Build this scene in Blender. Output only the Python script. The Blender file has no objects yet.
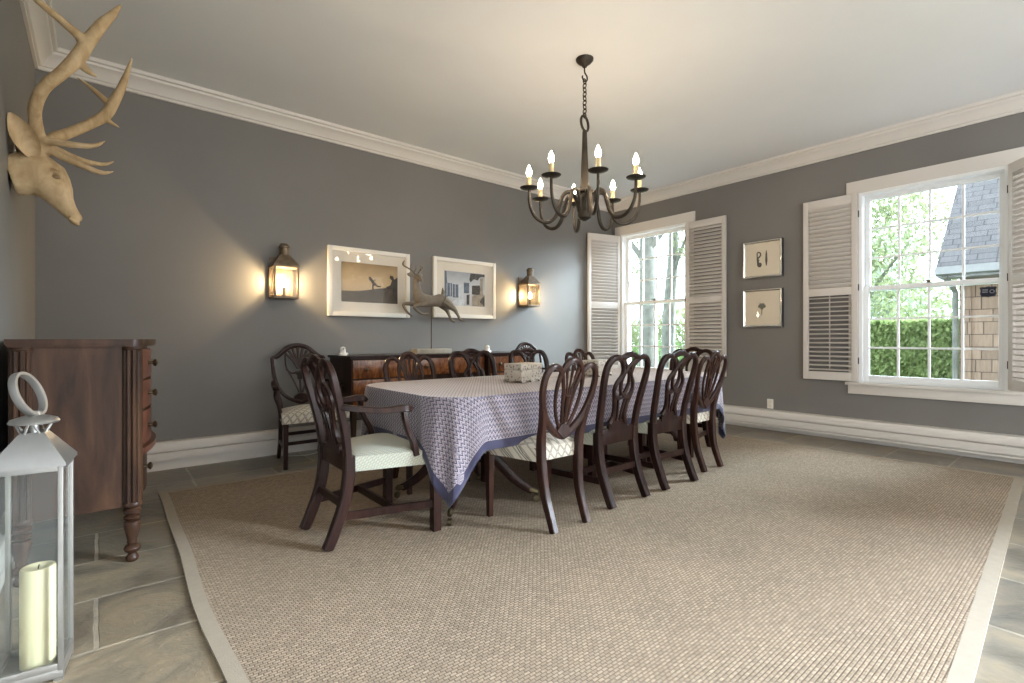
import bpy, bmesh, math, random
from mathutils import Vector, Matrix, Euler
random.seed(7)
PI = math.pi
R = math.radians
SC = bpy.context.scene
COL = SC.collection

# ------------------------------------------------------------------ materials
class NT:
    def __init__(s, name):
        s.m = bpy.data.materials.new(name); s.m.use_nodes = True
        s.t = s.m.node_tree; s.n = s.t.nodes; s.n.clear()
        s.out = s.n.new('ShaderNodeOutputMaterial')
    def add(s, typ, **kw):
        nd = s.n.new(typ)
        for k, v in kw.items():
            if k.startswith('i_'):
                key = k[2:].replace('_', ' ')
                nd.inputs[key].default_value = v
            else: setattr(nd, k, v)
        return nd
    def ln(s, a, b): s.t.links.new(a, b)
    def coord(s, which='Object', scale=(1, 1, 1), rot=(0, 0, 0)):
        tc = s.add('ShaderNodeTexCoord'); mp = s.add('ShaderNodeMapping')
        mp.inputs['Scale'].default_value = scale; mp.inputs['Rotation'].default_value = rot
        s.ln(tc.outputs[which], mp.inputs['Vector']); return mp.outputs['Vector']
    def noise(s, vec, scale=5, detail=4, rough=.55, dist=0):
        nd = s.add('ShaderNodeTexNoise'); nd.inputs['Scale'].default_value = scale; nd.inputs['Detail'].default_value = detail
        nd.inputs['Roughness'].default_value = rough; nd.inputs['Distortion'].default_value = dist
        s.ln(vec, nd.inputs['Vector']); return nd.outputs['Fac']
    def ramp(s, fac, stops, interp='LINEAR'):
        nd = s.add('ShaderNodeValToRGB'); cr = nd.color_ramp; cr.interpolation = interp
        while len(cr.elements) < len(stops): cr.elements.new(.5)
        for e, (p, c) in zip(cr.elements, stops): e.position = p; e.color = (*c, 1)
        s.ln(fac, nd.inputs['Fac']); return nd.outputs['Color']
    def math(s, op, a, b=None, c=None):
        nd = s.add('ShaderNodeMath', operation=op)
        for i, v in enumerate((a, b, c)):
            if v is None: continue
            if isinstance(v, (int, float)): nd.inputs[i].default_value = v
            else: s.ln(v, nd.inputs[i])
        return nd.outputs[0]
    def mix(s, fac, a, b, mode='MIX'):
        nd = s.add('ShaderNodeMix', data_type='RGBA', blend_type=mode)
        for i, v in ((0, fac), (6, a), (7, b)):
            if isinstance(v, (int, float)): nd.inputs[i].default_value = v
            elif isinstance(v, tuple): nd.inputs[i].default_value = (*v, 1)
            else: s.ln(v, nd.inputs[i])
        return nd.outputs[2]
    def bump(s, h, strength=.3, dist=.01):
        nd = s.add('ShaderNodeBump'); nd.inputs['Strength'].default_value = strength; nd.inputs['Distance'].default_value = dist
        s.ln(h, nd.inputs['Height']); return nd.outputs['Normal']
    def bsdf(s, color, rough=.5, metal=0, normal=None, spec=.5, coat=0, **kw):
        b = s.add('ShaderNodeBsdfPrincipled')
        if isinstance(color, tuple): b.inputs['Base Color'].default_value = (*color, 1)
        else: s.ln(color, b.inputs['Base Color'])
        if isinstance(rough, (int, float)): b.inputs['Roughness'].default_value = rough
        else: s.ln(rough, b.inputs['Roughness'])
        b.inputs['Metallic'].default_value = metal
        b.inputs['Specular IOR Level'].default_value = spec
        b.inputs['Coat Weight'].default_value = coat
        for k, v in kw.items(): b.inputs[k].default_value = v
        if normal is not None: s.ln(normal, b.inputs['Normal'])
        s.ln(b.outputs[0], s.out.inputs[0]); return b
    def sep(s, vec):
        nd = s.add('ShaderNodeSeparateXYZ'); s.ln(vec, nd.inputs[0]); return nd.outputs

def plain(name, col, rough=.5, metal=0, var=.12, scale=8, bump=.05, coat=0, spec=.5):
    t = NT(name); v = t.coord('Object'); n = t.noise(v, scale)
    c = t.ramp(n, [(.25, tuple(x * (1 - var) for x in col)), (.75, tuple(min(1, x * (1 + var)) for x in col))])
    n2 = t.noise(v, scale * 6)
    t.bsdf(c, rough, metal, t.bump(n2, bump, .003), spec, coat); return t.m

def wood(name, dark, mid, light, rough=.3, stretch=(12, 12, 1.2), coat=.0, scale=2.2, spec=.22):
    t = NT(name); v = t.coord('Object', stretch); n = t.noise(v, scale, 6, .6, .6)
    c = t.ramp(n, [(.28, dark), (.5, mid), (.72, light)])
    n2 = t.noise(v, 14, 3)
    t.bsdf(c, rough, 0, t.bump(n2, .06, .002), spec, coat, **{'Coat Roughness': .15}); return t.m

def emit(name, col, st):
    t = NT(name); e = t.add('ShaderNodeEmission'); e.inputs[0].default_value = (*col, 1); e.inputs[1].default_value = st
    t.ln(e.outputs[0], t.out.inputs[0]); return t.m

def glass(name, tint=(1, 1, 1), rough=.0, refl=1.0, haze=0.0):
    t = NT(name); tr = t.add('ShaderNodeBsdfTransparent'); tr.inputs[0].default_value = (*tint, 1)
    gl = t.add('ShaderNodeBsdfGlossy'); gl.inputs['Roughness'].default_value = rough
    fr = t.add('ShaderNodeFresnel'); fr.inputs[0].default_value = 1.45
    mx = t.add('ShaderNodeMixShader'); f = t.math('MULTIPLY', fr.outputs[0], refl)
    t.ln(f, mx.inputs[0]); t.ln(tr.outputs[0], mx.inputs[1]); t.ln(gl.outputs[0], mx.inputs[2])
    last = mx.outputs[0]
    if haze:
        df = t.add('ShaderNodeBsdfDiffuse'); df.inputs[0].default_value = (.8, .8, .76, 1)
        m2 = t.add('ShaderNodeMixShader'); v = t.coord('Object'); n = t.noise(v, 6)
        t.ln(t.math('MULTIPLY', n, haze), m2.inputs[0]); t.ln(last, m2.inputs[1]); t.ln(df.outputs[0], m2.inputs[2]); last = m2.outputs[0]
    t.ln(last, t.out.inputs[0]); return t.m

WALLC = (.178, .168, .156)
def wall_mat():
    t = NT('grey_wall_paint'); v = t.coord('Object'); n = t.noise(v, 1.3, 3)
    c = t.ramp(n, [(.3, tuple(x * .95 for x in WALLC)), (.7, tuple(x * 1.05 for x in WALLC))])
    t.bsdf(c, .55, 0, t.bump(t.noise(v, 160, 2), .06, .001), .35); return t.m
def slate_mat():
    t = NT('slate_floor'); v = t.coord('UV')
    d = t.add('ShaderNodeVectorMath', operation='ADD'); nn = t.add('ShaderNodeTexNoise'); nn.inputs['Scale'].default_value = 7
    t.ln(v, nn.inputs['Vector']); sc = t.add('ShaderNodeVectorMath', operation='SCALE'); sc.inputs['Scale'].default_value = .012
    t.ln(nn.outputs['Color'], sc.inputs[0]); t.ln(v, d.inputs[0]); t.ln(sc.outputs[0], d.inputs[1])
    b = t.add('ShaderNodeTexBrick', offset=.37, squash=.62, squash_frequency=3, offset_frequency=2)
    b.inputs['Scale'].default_value = 1; b.inputs['Brick Width'].default_value = .92; b.inputs['Row Height'].default_value = .46
    b.inputs['Mortar Size'].default_value = .009; b.inputs['Mortar Smooth'].default_value = .3; b.inputs['Bias'].default_value = 0
    b.inputs['Color1'].default_value = (.125, .105, .080, 1); b.inputs['Color2'].default_value = (.215, .18, .132, 1); b.inputs['Mortar'].default_value = (.30, .26, .205, 1)
    t.ln(d.outputs[0], b.inputs['Vector'])
    n = t.noise(v, 3.2, 7, .65, .8)
    c = t.mix(.75, b.outputs['Color'], t.ramp(n, [(.36, (.42, .40, .38)), (.5, (.92, .9, .86)), (.64, (1.42, 1.28, 1.06))]), 'MULTIPLY')
    h = t.math('ADD', t.math('MULTIPLY', n, .6), t.math('MULTIPLY', b.outputs['Fac'], -.5))
    h = t.math('ADD', h, t.math('MULTIPLY', t.noise(v, 22, 5), .25))
    t.bsdf(c, t.math('MULTIPLY_ADD', n, .28, .20), 0, t.bump(h, .8, .014), .5); return t.m
def sisal_mat():
    t = NT('sisal_weave'); v = t.coord('UV'); s = t.sep(v)
    # woven columns: offset bricks of yarn
    b = t.add('ShaderNodeTexBrick', offset=.5, squash=1)
    b.inputs['Scale'].default_value = 1; b.inputs['Brick Width'].default_value = .025; b.inputs['Row Height'].default_value = .0135
    b.inputs['Mortar Size'].default_value = .0030; b.inputs['Mortar Smooth'].default_value = .8
    b.inputs['Color1'].default_value = (.355, .275, .195, 1); b.inputs['Color2'].default_value = (.258, .196, .136, 1); b.inputs['Mortar'].default_value = (.155, .117, .082, 1)
    t.ln(v, b.inputs['Vector'])
    n = t.noise(v, 1.1, 5, .6); n3 = t.noise(v, 60, 3)
    c = t.mix(.8, b.outputs['Color'], t.ramp(n, [(.3, (.84, .84, .84)), (.7, (1.14, 1.12, 1.1))]), 'MULTIPLY')
    c = t.mix(.6, c, t.ramp(n3, [(.3, (.7, .7, .7)), (.7, (1.25, 1.25, 1.25))]), 'MULTIPLY')
    h = t.math('ADD', t.math('MULTIPLY', b.outputs['Fac'], -1), t.math('MULTIPLY', n3, .5))
    t.bsdf(c, .85, 0, t.bump(h, .4, .005), .2); return t.m
def cloth_mat(hx, hy):
    t = NT('zigzag_tablecloth'); v = t.coord('UV'); s = t.sep(v)
    x, y = s[0], s[1]
    def zig(x, y):
        tri = t.math('ABSOLUTE', t.math('SUBTRACT', t.math('FRACT', t.math('DIVIDE', x, .024)), .5))
        return t.math('FRACT', t.math('DIVIDE', t.math('ADD', y, t.math('MULTIPLY', tri, .044)), .032))
    f = zig(x, y)
    c = t.ramp(f, [(0, (.025, .025, .06)), (.26, (.36, .32, .34)), (.42, (.115, .10, .18)), (.60, (.46, .40, .38)), (.80, (.17, .13, .20)), (.92, (.36, .32, .32))], 'CONSTANT')
    # the middle field is painted paler and pinker, imitating warm light on the top
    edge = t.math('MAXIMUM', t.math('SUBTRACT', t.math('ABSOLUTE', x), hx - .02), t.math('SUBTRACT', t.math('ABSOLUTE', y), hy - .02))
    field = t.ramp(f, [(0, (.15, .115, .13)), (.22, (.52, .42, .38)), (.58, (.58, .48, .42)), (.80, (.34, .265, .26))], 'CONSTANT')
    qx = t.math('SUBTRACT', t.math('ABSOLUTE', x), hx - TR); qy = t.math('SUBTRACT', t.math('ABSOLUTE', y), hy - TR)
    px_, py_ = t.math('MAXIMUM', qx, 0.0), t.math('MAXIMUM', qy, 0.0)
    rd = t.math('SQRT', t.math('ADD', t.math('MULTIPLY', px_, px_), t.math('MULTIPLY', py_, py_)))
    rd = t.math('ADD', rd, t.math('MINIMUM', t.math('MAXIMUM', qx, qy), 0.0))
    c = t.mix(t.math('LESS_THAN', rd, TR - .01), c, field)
    brd = t.math('GREATER_THAN', edge, .02 + CLOTH_D - .052)
    c = t.mix(brd, c, (.042, .040, .078))
    n = t.noise(v, 300, 2)
    t.bsdf(c, .8, 0, t.bump(n, .15, .001), .25, **{'Sheen Weight': .25}); return t.m
def lattice_mat(name, base, line, p=.062, wdt=.10, fine=False):
    t = NT(name); v = t.coord('UV'); s = t.sep(v)
    a = t.math('ADD', t.math('DIVIDE', s[0], p * .72), t.math('DIVIDE', s[1], p)); b = t.math('SUBTRACT', t.math('DIVIDE', s[0], p * .72), t.math('DIVIDE', s[1], p))
    da = t.math('ABSOLUTE', t.math('SUBTRACT', t.math('FRACT', a), .5)); db = t.math('ABSOLUTE', t.math('SUBTRACT', t.math('FRACT', b), .5))
    m = t.math('MINIMUM', da, db); k = t.math('LESS_THAN', m, wdt)
    if not fine:
        k = t.math('MULTIPLY', k, t.math('GREATER_THAN', m, wdt * .22))
    c = t.mix(k, base, line); n = t.noise(v, 240, 2)
    t.bsdf(c, .85, 0, t.bump(n, .25, .001), .2, **{'Sheen Weight': .2}); return t.m
def veneer_mat():
    t = NT('flame_mahogany'); v = t.coord('Object', (3, 1, 1.1), (0, R(35), 0)); n = t.noise(v, 4.5, 6, .65, 1.8)
    c = t.ramp(n, [(.25, (.045, .014, .007)), (.45, (.14, .045, .016)), (.6, (.27, .10, .03)), (.8, (.40, .17, .05))])
    t.bsdf(c, .25, 0, None, .5, .35, **{'Coat Roughness': .12}); return t.m
def foliage_mat(name, c1, c2):
    t = NT(name); v = t.coord('Object'); n = t.noise(v, 9, 3)
    c = t.ramp(n, [(.3, c1), (.7, c2)])
    d = t.add('ShaderNodeBsdfDiffuse'); tl = t.add('ShaderNodeBsdfTranslucent'); mx = t.add('ShaderNodeMixShader'); mx.inputs[0].default_value = .22
    t.ln(c, d.inputs[0]); t.ln(c, tl.inputs[0]); t.ln(d.outputs[0], mx.inputs[1]); t.ln(tl.outputs[0], mx.inputs[2]); t.ln(mx.outputs[0], t.out.inputs[0]); return t.m
def brick_mat(name, w, h, c1, c2, mort, ms=.006, off=.5, rough=.9, bumpd=.02):
    t = NT(name); v = t.coord('UV')
    b = t.add('ShaderNodeTexBrick', offset=off, squash=.7, squash_frequency=3)
    b.inputs['Scale'].default_value = 1; b.inputs['Brick Width'].default_value = w; b.inputs['Row Height'].default_value = h
    b.inputs['Mortar Size'].default_value = ms; b.inputs['Color1'].default_value = (*c1, 1); b.inputs['Color2'].default_value = (*c2, 1); b.inputs['Mortar'].default_value = (*mort, 1)
    t.ln(v, b.inputs['Vector'])
    vs = t.coord('UV', (22, 2.5, 1)); n = t.noise(vs, 2, 4)
    c = t.mix(.7, b.outputs['Color'], t.ramp(n, [(.3, (.8, .8, .8)), (.7, (1.2, 1.18, 1.15))]), 'MULTIPLY')
    t.bsdf(c, rough, 0, t.bump(t.math('MULTIPLY', b.outputs['Fac'], -1), .5, bumpd), .2); return t.m

M = {}
M['wall'] = wall_mat()
M['ceil'] = plain('ceiling_plaster', (.72, .72, .71), .7, var=.02, scale=2, bump=.08)
M['trim'] = plain('ivory_trim_paint', (.64, .60, .55), .4, var=.02, scale=3, bump=.02)
M['white'] = plain('white_window_paint', (.82, .83, .83), .35, var=.02, scale=3, bump=.02)
M['shutter'] = plain('ivory_shutter_paint', (.60, .555, .51), .42, var=.03, scale=4, bump=.03)
M['floor'] = slate_mat()
M['sisal'] = sisal_mat()
M['binding'] = plain('rug_binding', (.29, .24, .18), .85, var=.06, scale=30, bump=.25)
M['chairwood'] = wood('dark_mahogany', (.010, .0045, .004), (.021, .009, .007), (.040, .016, .011), .3)
M['brownwood'] = wood('brown_mahogany', (.016, .007, .005), (.032, .013, .009), (.058, .024, .015), .3)
M['chest'] = wood('chest_mahogany', (.015, .0072, .0042), (.034, .0155, .0082), (.064, .030, .0145), .42, (6, 6, 1.0), .0, spec=.2)
M['chestfront'] = wood('drawer_mahogany', (.05, .018, .012), (.10, .036, .020), (.15, .056, .030), .3, (6, 1.0, 8), .0, spec=.2)
M['veneer'] = veneer_mat()
M['iron'] = plain('dark_bronze_iron', (.050, .042, .033), .42, .75, .3, 20, .2)
M['brass'] = plain('aged_brass', (.12, .095, .055), .4, .9, .3, 20, .1)
M['copper'] = plain('weathered_copper', (.17, .13, .09), .5, .7, .35, 25, .2)
M['knob'] = plain('dark_brass_knob', (.10, .075, .045), .3, .85, .3, 20, .1)
M['steel'] = plain('brushed_steel', (.34, .325, .30), .4, .9, .08, 15, .05)
M['candle'] = plain('cream_wax', (.58, .52, .32), .5, 0, .04, 6, .04)
M['sleeve'] = plain('candle_sleeve', (.62, .50, .28), .5)
M['bulb'] = emit('lit_candle_bulb', (1, .79, .56), 130)
M['sbulb'] = emit('lit_sconce_bulb', (1, .78, .50), 1250)
M['glass'] = glass('window_glass', (.98, 1, .99), 0, .9)
M['lglass'] = glass('lantern_glass', (.96, .97, .96), .02, .4, .03)
M['sglass'] = glass('seeded_glass', (.98, .95, .88), .05, .8, .003)
M['pglass'] = glass('picture_glass', (1, 1, 1), 0, .25)
M['deer'] = wood('carved_pale_wood', (.32, .21, .105), (.45, .32, .175), (.55, .41, .25), .6, (7, 7, 3), 0, 2.5)
M['deereye'] = plain('carved_eye_wood', (.20, .125, .06), .45, 0, .2, 20, .05)
M['stag'] = plain('grey_brown_resin', (.17, .14, .105), .7, 0, .2, 25, .15)
M['stone'] = plain('pale_stone_base', (.33, .295, .23), .7, 0, .15, 20, .1)
M['porcelain'] = plain('white_porcelain', (.8, .78, .74), .25, 0, .02)
M['black'] = plain('black_paint', (.012, .012, .013), .35, 0, .1)
M['silver'] = plain('silver_leaf', (.78, .76, .70), .22, .9, .15, 20, .1)
M['pframe'] = plain('white_picture_frame', (.68, .64, .57), .4, 0, .02)
M['mat'] = plain('mat_board', (.64, .58, .49), .8, 0, .01, 3, 0)
M['creammat'] = plain('cream_mat', (.70, .62, .49), .8, 0, .02, 3, 0)
M['diamond'] = lattice_mat('diamond_fabric', (.58, .53, .44), (.20, .18, .15), .082, .115)
M['tiny'] = lattice_mat('sage_trellis_fabric', (.48, .445, .33), (.31, .34, .30), .020, .16, True)
M['boxfret'] = None
M['bark'] = plain('tree_bark', (.12, .12, .105), .9, 0, .4, 6, .5)
M['hedge'] = foliage_mat('hedge_leaves', (.115, .165, .055), (.31, .37, .16))
M['leaf'] = foliage_mat('tree_leaves', (.095, .12, .06), (.23, .25, .145))
M['pale'] = foliage_mat('haze_tinted_leaves', (.17, .20, .155), (.30, .33, .27))  # lighter leaf colour imitates distance haze on the far tree
M['shrub'] = foliage_mat('shrub_leaves', (.07, .12, .045), (.17, .24, .10))
M['lawn'] = plain('lawn_grass', (.09, .13, .05), .95, 0, .3, 4, .3)
M['shake'] = brick_mat('cedar_shakes', .25, .185, (.25, .175, .13), (.17, .118, .088), (.07, .05, .04))
M['roof'] = brick_mat('grey_shingles', .30, .14, (.100, .095, .100), (.080, .076, .080), (.045, .043, .046), .008)
M['gutter'] = plain('white_gutter', (.20, .20, .20), .5)
M['plastic'] = plain('white_plastic', (.72, .70, .65), .4)
M['navy'] = plain('navy_vinyl', (.006, .008, .022), .35)
M['greyink'] = plain('grey_ink', (.30, .31, .36), .5)
M['ink'] = plain('dark_ink', (.045, .04, .035), .8)
M['cord'] = plain('white_cord', (.6, .58, .52), .5)
def fret_mat():
    t = NT('bone_inlay'); v = t.coord('UV'); vo = t.add('ShaderNodeTexVoronoi'); vo.inputs['Scale'].default_value = 52; t.ln(v, vo.inputs['Vector'])
    c = t.ramp(vo.outputs['Distance'], [(.0, (.16, .135, .11)), (.28, (.20, .17, .13)), (.42, (.52, .47, .40)), (1, (.56, .51, .44))])
    t.bsdf(c, .5, 0, t.bump(vo.outputs['Distance'], .5, .003)); return t.m
M['boxfret'] = fret_mat()

# ------------------------------------------------------------------ mesh builder
def cr(pts, sub=5, closed=False):
    P = [Vector(p) for p in pts]; n = len(P); out = []
    rng = range(n if closed else n - 1)
    for i in rng:
        if closed: p0, p1, p2, p3 = P[i - 1], P[i], P[(i + 1) % n], P[(i + 2) % n]
        else: p0, p1, p2, p3 = P[max(i - 1, 0)], P[i], P[i + 1], P[min(i + 2, n - 1)]
        for k in range(sub):
            t = k / sub
            out.append(.5 * ((2 * p1) + (p2 - p0) * t + (2 * p0 - 5 * p1 + 4 * p2 - p3) * t * t + (3 * p1 - p0 - 3 * p2 + p3) * t ** 3))
    if not closed: out.append(P[-1].copy())
    return out
def lerps(vals, n):
    if isinstance(vals, (int, float)): return [vals] * n
    o = []
    for i in range(n):
        f = i / (n - 1) * (len(vals) - 1); k = min(int(f), len(vals) - 2); o.append(vals[k] + (vals[k + 1] - vals[k]) * (f - k))
    return o

class MB:
    def __init__(s): s.b = bmesh.new(); s.smooth = []
    def _keep(s, f, sm): 
        f.smooth = sm
        return f
    def box(s, c, size, rot=None, bev=0.0, sm=False):
        x, y, z = (d / 2 for d in size); mt = Matrix.Translation(c)
        if rot is not None: mt = mt @ Euler(rot).to_matrix().to_4x4()
        vs = [s.b.verts.new(mt @ Vector(p)) for p in ((-x, -y, -z), (x, -y, -z), (x, y, -z), (-x, y, -z), (-x, -y, z), (x, -y, z), (x, y, z), (-x, y, z))]
        fs = [s._keep(s.b.faces.new([vs[i] for i in q]), sm) for q in ((3, 2, 1, 0), (4, 5, 6, 7), (0, 1, 5, 4), (1, 2, 6, 5), (2, 3, 7, 6), (3, 0, 4, 7))]
        if bev:
            es = list({e for f in fs for e in f.edges})
            bmesh.ops.bevel(s.b, geom=es, offset=bev, segments=2, affect='EDGES', profile=.6, clamp_overlap=True)
        return s
    def bb(s, lo, hi, bev=0): 
        return s.box([(a + b) / 2 for a, b in zip(lo, hi)], [abs(b - a) for a, b in zip(lo, hi)], None, bev)
    def ring(s, pts): return [s.b.verts.new(p) for p in pts]
    def bridge(s, r1, r2, sm=True):
        n = len(r1)
        for i in range(n): s._keep(s.b.faces.new((r1[i], r1[(i + 1) % n], r2[(i + 1) % n], r2[i])), sm)
    def cap(s, r, flip=False, sm=False):
        s._keep(s.b.faces.new(list(reversed(r)) if flip else r), sm)
    def tube(s, pts, rad, seg=10, cap=True, closed=False, sec=None, normal=None, sm=True):
        """round or flattened bar along a path; sec=(width, thickness) factors with a fixed plane normal"""
        P = [Vector(p) for p in pts]; n = len(P); rr = lerps(rad, n); rings = []; N = None
        for i in range(n):
            t = (P[(i + 1) % n] - P[i - 1]) if closed else (P[min(i + 1, n - 1)] - P[max(i - 1, 0)])
            t.normalize()
            if normal is not None: N = Vector(normal) - t * t.dot(Vector(normal)); N.normalize()
            elif N is None:
                N = t.orthogonal().normalized()
            else: N = (N - t * t.dot(N)).normalized()
            B = t.cross(N)
            ring = []
            for k in range(seg):
                a = 2 * PI * (k + .5) / seg; ca, sa = math.cos(a), math.sin(a)
                if sec:
                    e = .32 if seg > 4 else 1
                    ca = math.copysign(abs(ca) ** e, ca); sa = math.copysign(abs(sa) ** e, sa)
                    ring.append(P[i] + B * ca * rr[i] * sec[0] + N * sa * rr[i] * sec[1])
                else: ring.append(P[i] + (B * ca + N * sa) * rr[i])
            rings.append(s.ring(ring))
        for i in range(n - 1): s.bridge(rings[i], rings[i + 1], sm)
        if closed: s.bridge(rings[-1], rings[0], sm)
        elif cap: s.cap(rings[0], True); s.cap(rings[-1])
        return s
    def lathe(s, prof, c=(0, 0, 0), seg=20, axis='z', sm=True, rot=None):
        rings = []; C = Vector(c)
        for r, h in prof:
            ring = []
            for k in range(seg):
                a = 2 * PI * k / seg; x, y = max(r, 1e-4) * math.cos(a), max(r, 1e-4) * math.sin(a)
                v = Vector((x, y, h)) if axis == 'z' else (Vector((h, x, y)) if axis == 'x' else Vector((y, h, x)))
                if rot is not None: v = Euler(rot).to_matrix() @ v
                ring.append(C + v)
            rings.append(s.ring(ring))
        for i in range(len(rings) - 1): s.bridge(rings[i], rings[i + 1], sm)
        s.cap(rings[0], True); s.cap(rings[-1]); return s
    def prism(s, poly, d0, d1, axis='y', fn=None):
        """extrude a 2D polygon (u,w): axis y -> (u,d,w), x -> (d,u,w), z -> (u,w,d)"""
        def mk(u, w, d):
            p = (u, d, w) if axis == 'y' else ((d, u, w) if axis == 'x' else (u, w, d))
            return fn(p) if fn else p
        a = s.ring([mk(u, w, d0) for u, w in poly]); b = s.ring([mk(u, w, d1) for u, w in poly])
        n = len(poly)
        for i in range(n): s.b.faces.new((a[i], a[(i + 1) % n], b[(i + 1) % n], b[i]))
        s.b.faces.new(list(reversed(a))); s.b.faces.new(b); return s
    def loft(s, secs, seg=20, sm=True):
        """secs: (centre, side vec, up vec, half width, up radius, down radius)"""
        rings = []
        for c, sd, up, w, hu, hd in secs:
            c, sd, up = Vector(c), Vector(sd).normalized(), Vector(up).normalized(); ring = []
            for k in range(seg):
                a = 2 * PI * k / seg; ca, sa = math.cos(a), math.sin(a)
                ring.append(c + sd * ca * w + up * sa * (hu if sa > 0 else hd))
            rings.append(s.ring(ring))
        for i in range(len(rings) - 1): s.bridge(rings[i], rings[i + 1], sm)
        s.cap(rings[0], True, sm); s.cap(rings[-1], False, sm); return s
    def quad(s, pts, sm=False): s._keep(s.b.faces.new(s.ring(pts)), sm); return s
    def ball(s, c, r, seg=12):
        rx, ry, rz = (r, r, r) if isinstance(r, (int, float)) else r
        rings = []; nv = max(6, seg // 2 + 1)
        for i in range(1, nv):
            t = PI * i / nv; rings.append(s.ring([(c[0] + rx * math.sin(t) * math.cos(2 * PI * k / seg), c[1] + ry * math.sin(t) * math.sin(2 * PI * k / seg), c[2] - rz * math.cos(t)) for k in range(seg)]))
        for i in range(len(rings) - 1): s.bridge(rings[i], rings[i + 1])
        s.cap(rings[0], True, True); s.cap(rings[-1], False, True); return s
    def build(s, name, mat, parent=None, uv=None, label=None):
        bmesh.ops.recalc_face_normals(s.b, faces=s.b.faces[:])
        ul = s.b.loops.layers.uv.new('UVMap')
        for f in s.b.faces:
            n = f.normal; ax = max(range(3), key=lambda i: abs(n[i]))
            for lp in f.loops:
                p = lp.vert.co
                lp[ul].uv = uv(p) if uv else ((p.y, p.z) if ax == 0 else ((p.x, p.z) if ax == 1 else (p.x, p.y)))
        me = bpy.data.meshes.new(name); s.b.to_mesh(me); s.b.free(); me.materials.append(mat); me.set_sharp_from_angle(angle=R(40))
        o = bpy.data.objects.new(name, me); COL.objects.link(o)
        if parent is not None: o.parent = parent
        if label: o['label'] = label
        return o

def tag(o, label=None, cat=None, group=None, kind=None):
    if label: o['label'] = label
    if cat: o['category'] = cat
    if group: o['group'] = group
    if kind: o['kind'] = kind
    return o
def thing(name, label, cat, loc=(0, 0, 0), rz=0, group=None):
    o = bpy.data.objects.new(name, None); COL.objects.link(o); o.location = loc; o.rotation_euler = (0, 0, rz); o.empty_display_size = .1
    return tag(o, label, cat, group)
def dup(root, loc, rz, label, group=None):
    r = root.copy(); COL.objects.link(r); r.location = loc; r.rotation_euler = (0, 0, rz); r['label'] = label
    if group: r['group'] = group
    for ch in list(root.children):
        c = ch.copy(); COL.objects.link(c); c.parent = r
        for g in list(ch.children):
            d = g.copy(); COL.objects.link(d); d.parent = c
    return r
def struct(o): o['kind'] = 'structure'; return o

# ------------------------------------------------------------------ room
XL, XR, YB, YF, ZC = -.36, 6.28, 5.10, -2.6, 3.25
H1 = dict(y0=3.77, y1=4.90, z0=.60, z1=2.71)     # far window opening
H2 = dict(y0=.60, y1=1.745, z0=.635, z1=2.655)   # near window opening
H3 = dict(y0=-1.20, y1=-.65, z0=.635, z1=2.655)     # unseen third window at the right, added and sized for its daylight
struct(MB().bb((XL - .2, YF, -.12), (XR + .2, YB + .2, 0)).build('floor', M['floor']))
struct(MB().bb((XL - .2, YF, ZC), (XR + .2, YB + .2, ZC + .12)).build('ceiling', M['ceil']))
struct(MB().bb((XL - .2, YB, 0), (XR + .2, YB + .2, ZC)).build('wall_back', M['wall']))
struct(MB().bb((XL - .2, YF, 0), (XL, YB, ZC)).build('wall_left', M['wall']))
w = MB(); a, b = XR, XR + .2
w.bb((a, YF, 0), (b, H3['y0'], ZC)); w.bb((a, H3['y0'], 0), (b, H3['y1'], H3['z0'])); w.bb((a, H3['y0'], H3['z1']), (b, H3['y1'], ZC)); w.bb((a, H3['y1'], 0), (b, H2['y0'], ZC)); w.bb((a, H2['y0'], 0), (b, H2['y1'], H2['z0'])); w.bb((a, H2['y0'], H2['z1']), (b, H2['y1'], ZC))
w.bb((a, H2['y1'], 0), (b, H1['y0'], ZC)); w.bb((a, H1['y0'], 0), (b, H1['y1'], H1['z0'])); w.bb((a, H1['y0'], H1['z1']), (b, H1['y1'], ZC)); w.bb((a, H1['y1'], 0), (b, YB, ZC))
struct(w.build('wall_right', M['wall']))
# unseen wall behind the camera: two wide openings added to let daylight in
w = MB(); a, b = YF - .2, YF
for x0, x1, z0, z1 in ((XL - .2, .0, 0, ZC), (2.9, 3.3, 0, ZC), (6.1, XR + .2, 0, ZC), (0, 2.9, 2.8, ZC), (3.3, 6.1, 2.8, ZC)): w.bb((x0, a, z0), (x1, b, z1))
struct(w.build('wall_front', M['wall']))
# crown moulding
CR = [(0, -.15), (.018, -.15), (.018, -.128), (.032, -.124), (.040, -.108), (.058, -.080), (.082, -.058), (.100, -.048), (.104, -.030), (.124, -.026), (.130, -.012), (.130, 0), (0, 0)]
struct(MB().prism([(YB - d, ZC + z) for d, z in CR], XL, XR, 'x').build('trim_1', M['trim']))
struct(MB().prism([(XL + d, ZC + z) for d, z in CR], YF, YB, 'y').build('trim_2', M['trim']))
struct(MB().prism([(XR - d, ZC + z) for d, z in CR], YF, YB, 'y').build('trim_3', M['trim']))
BB = [(0, 0), (.022, 0), (.022, .085), (.060, .090), (.060, .150), (.038, .154), (.038, .162), (.060, .164), (.060, .215), (.050, .235), (0, .240)]
BR = [(0, 0), (.03, 0), (.03, .045), (.115, .050), (.115, .066), (.088, .068), (.088, .080), (.115, .082), (.115, .150), (.088, .154), (.088, .162), (.115, .164), (.115, .222), (.100, .240), (0, .245)]
struct(MB().prism([(YB - d, z) for d, z in BB], XL, XR, 'x').build('baseboard_back', M['trim']))
struct(MB().prism([(XL + d, z) for d, z in BB], YF, YB - .06, 'y').build('baseboard_left', M['trim']))
struct(MB().prism([(XR - d, z) for d, z in BR], YF, YB - .06, 'y').build('baseboard_right', M['trim']))

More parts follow.
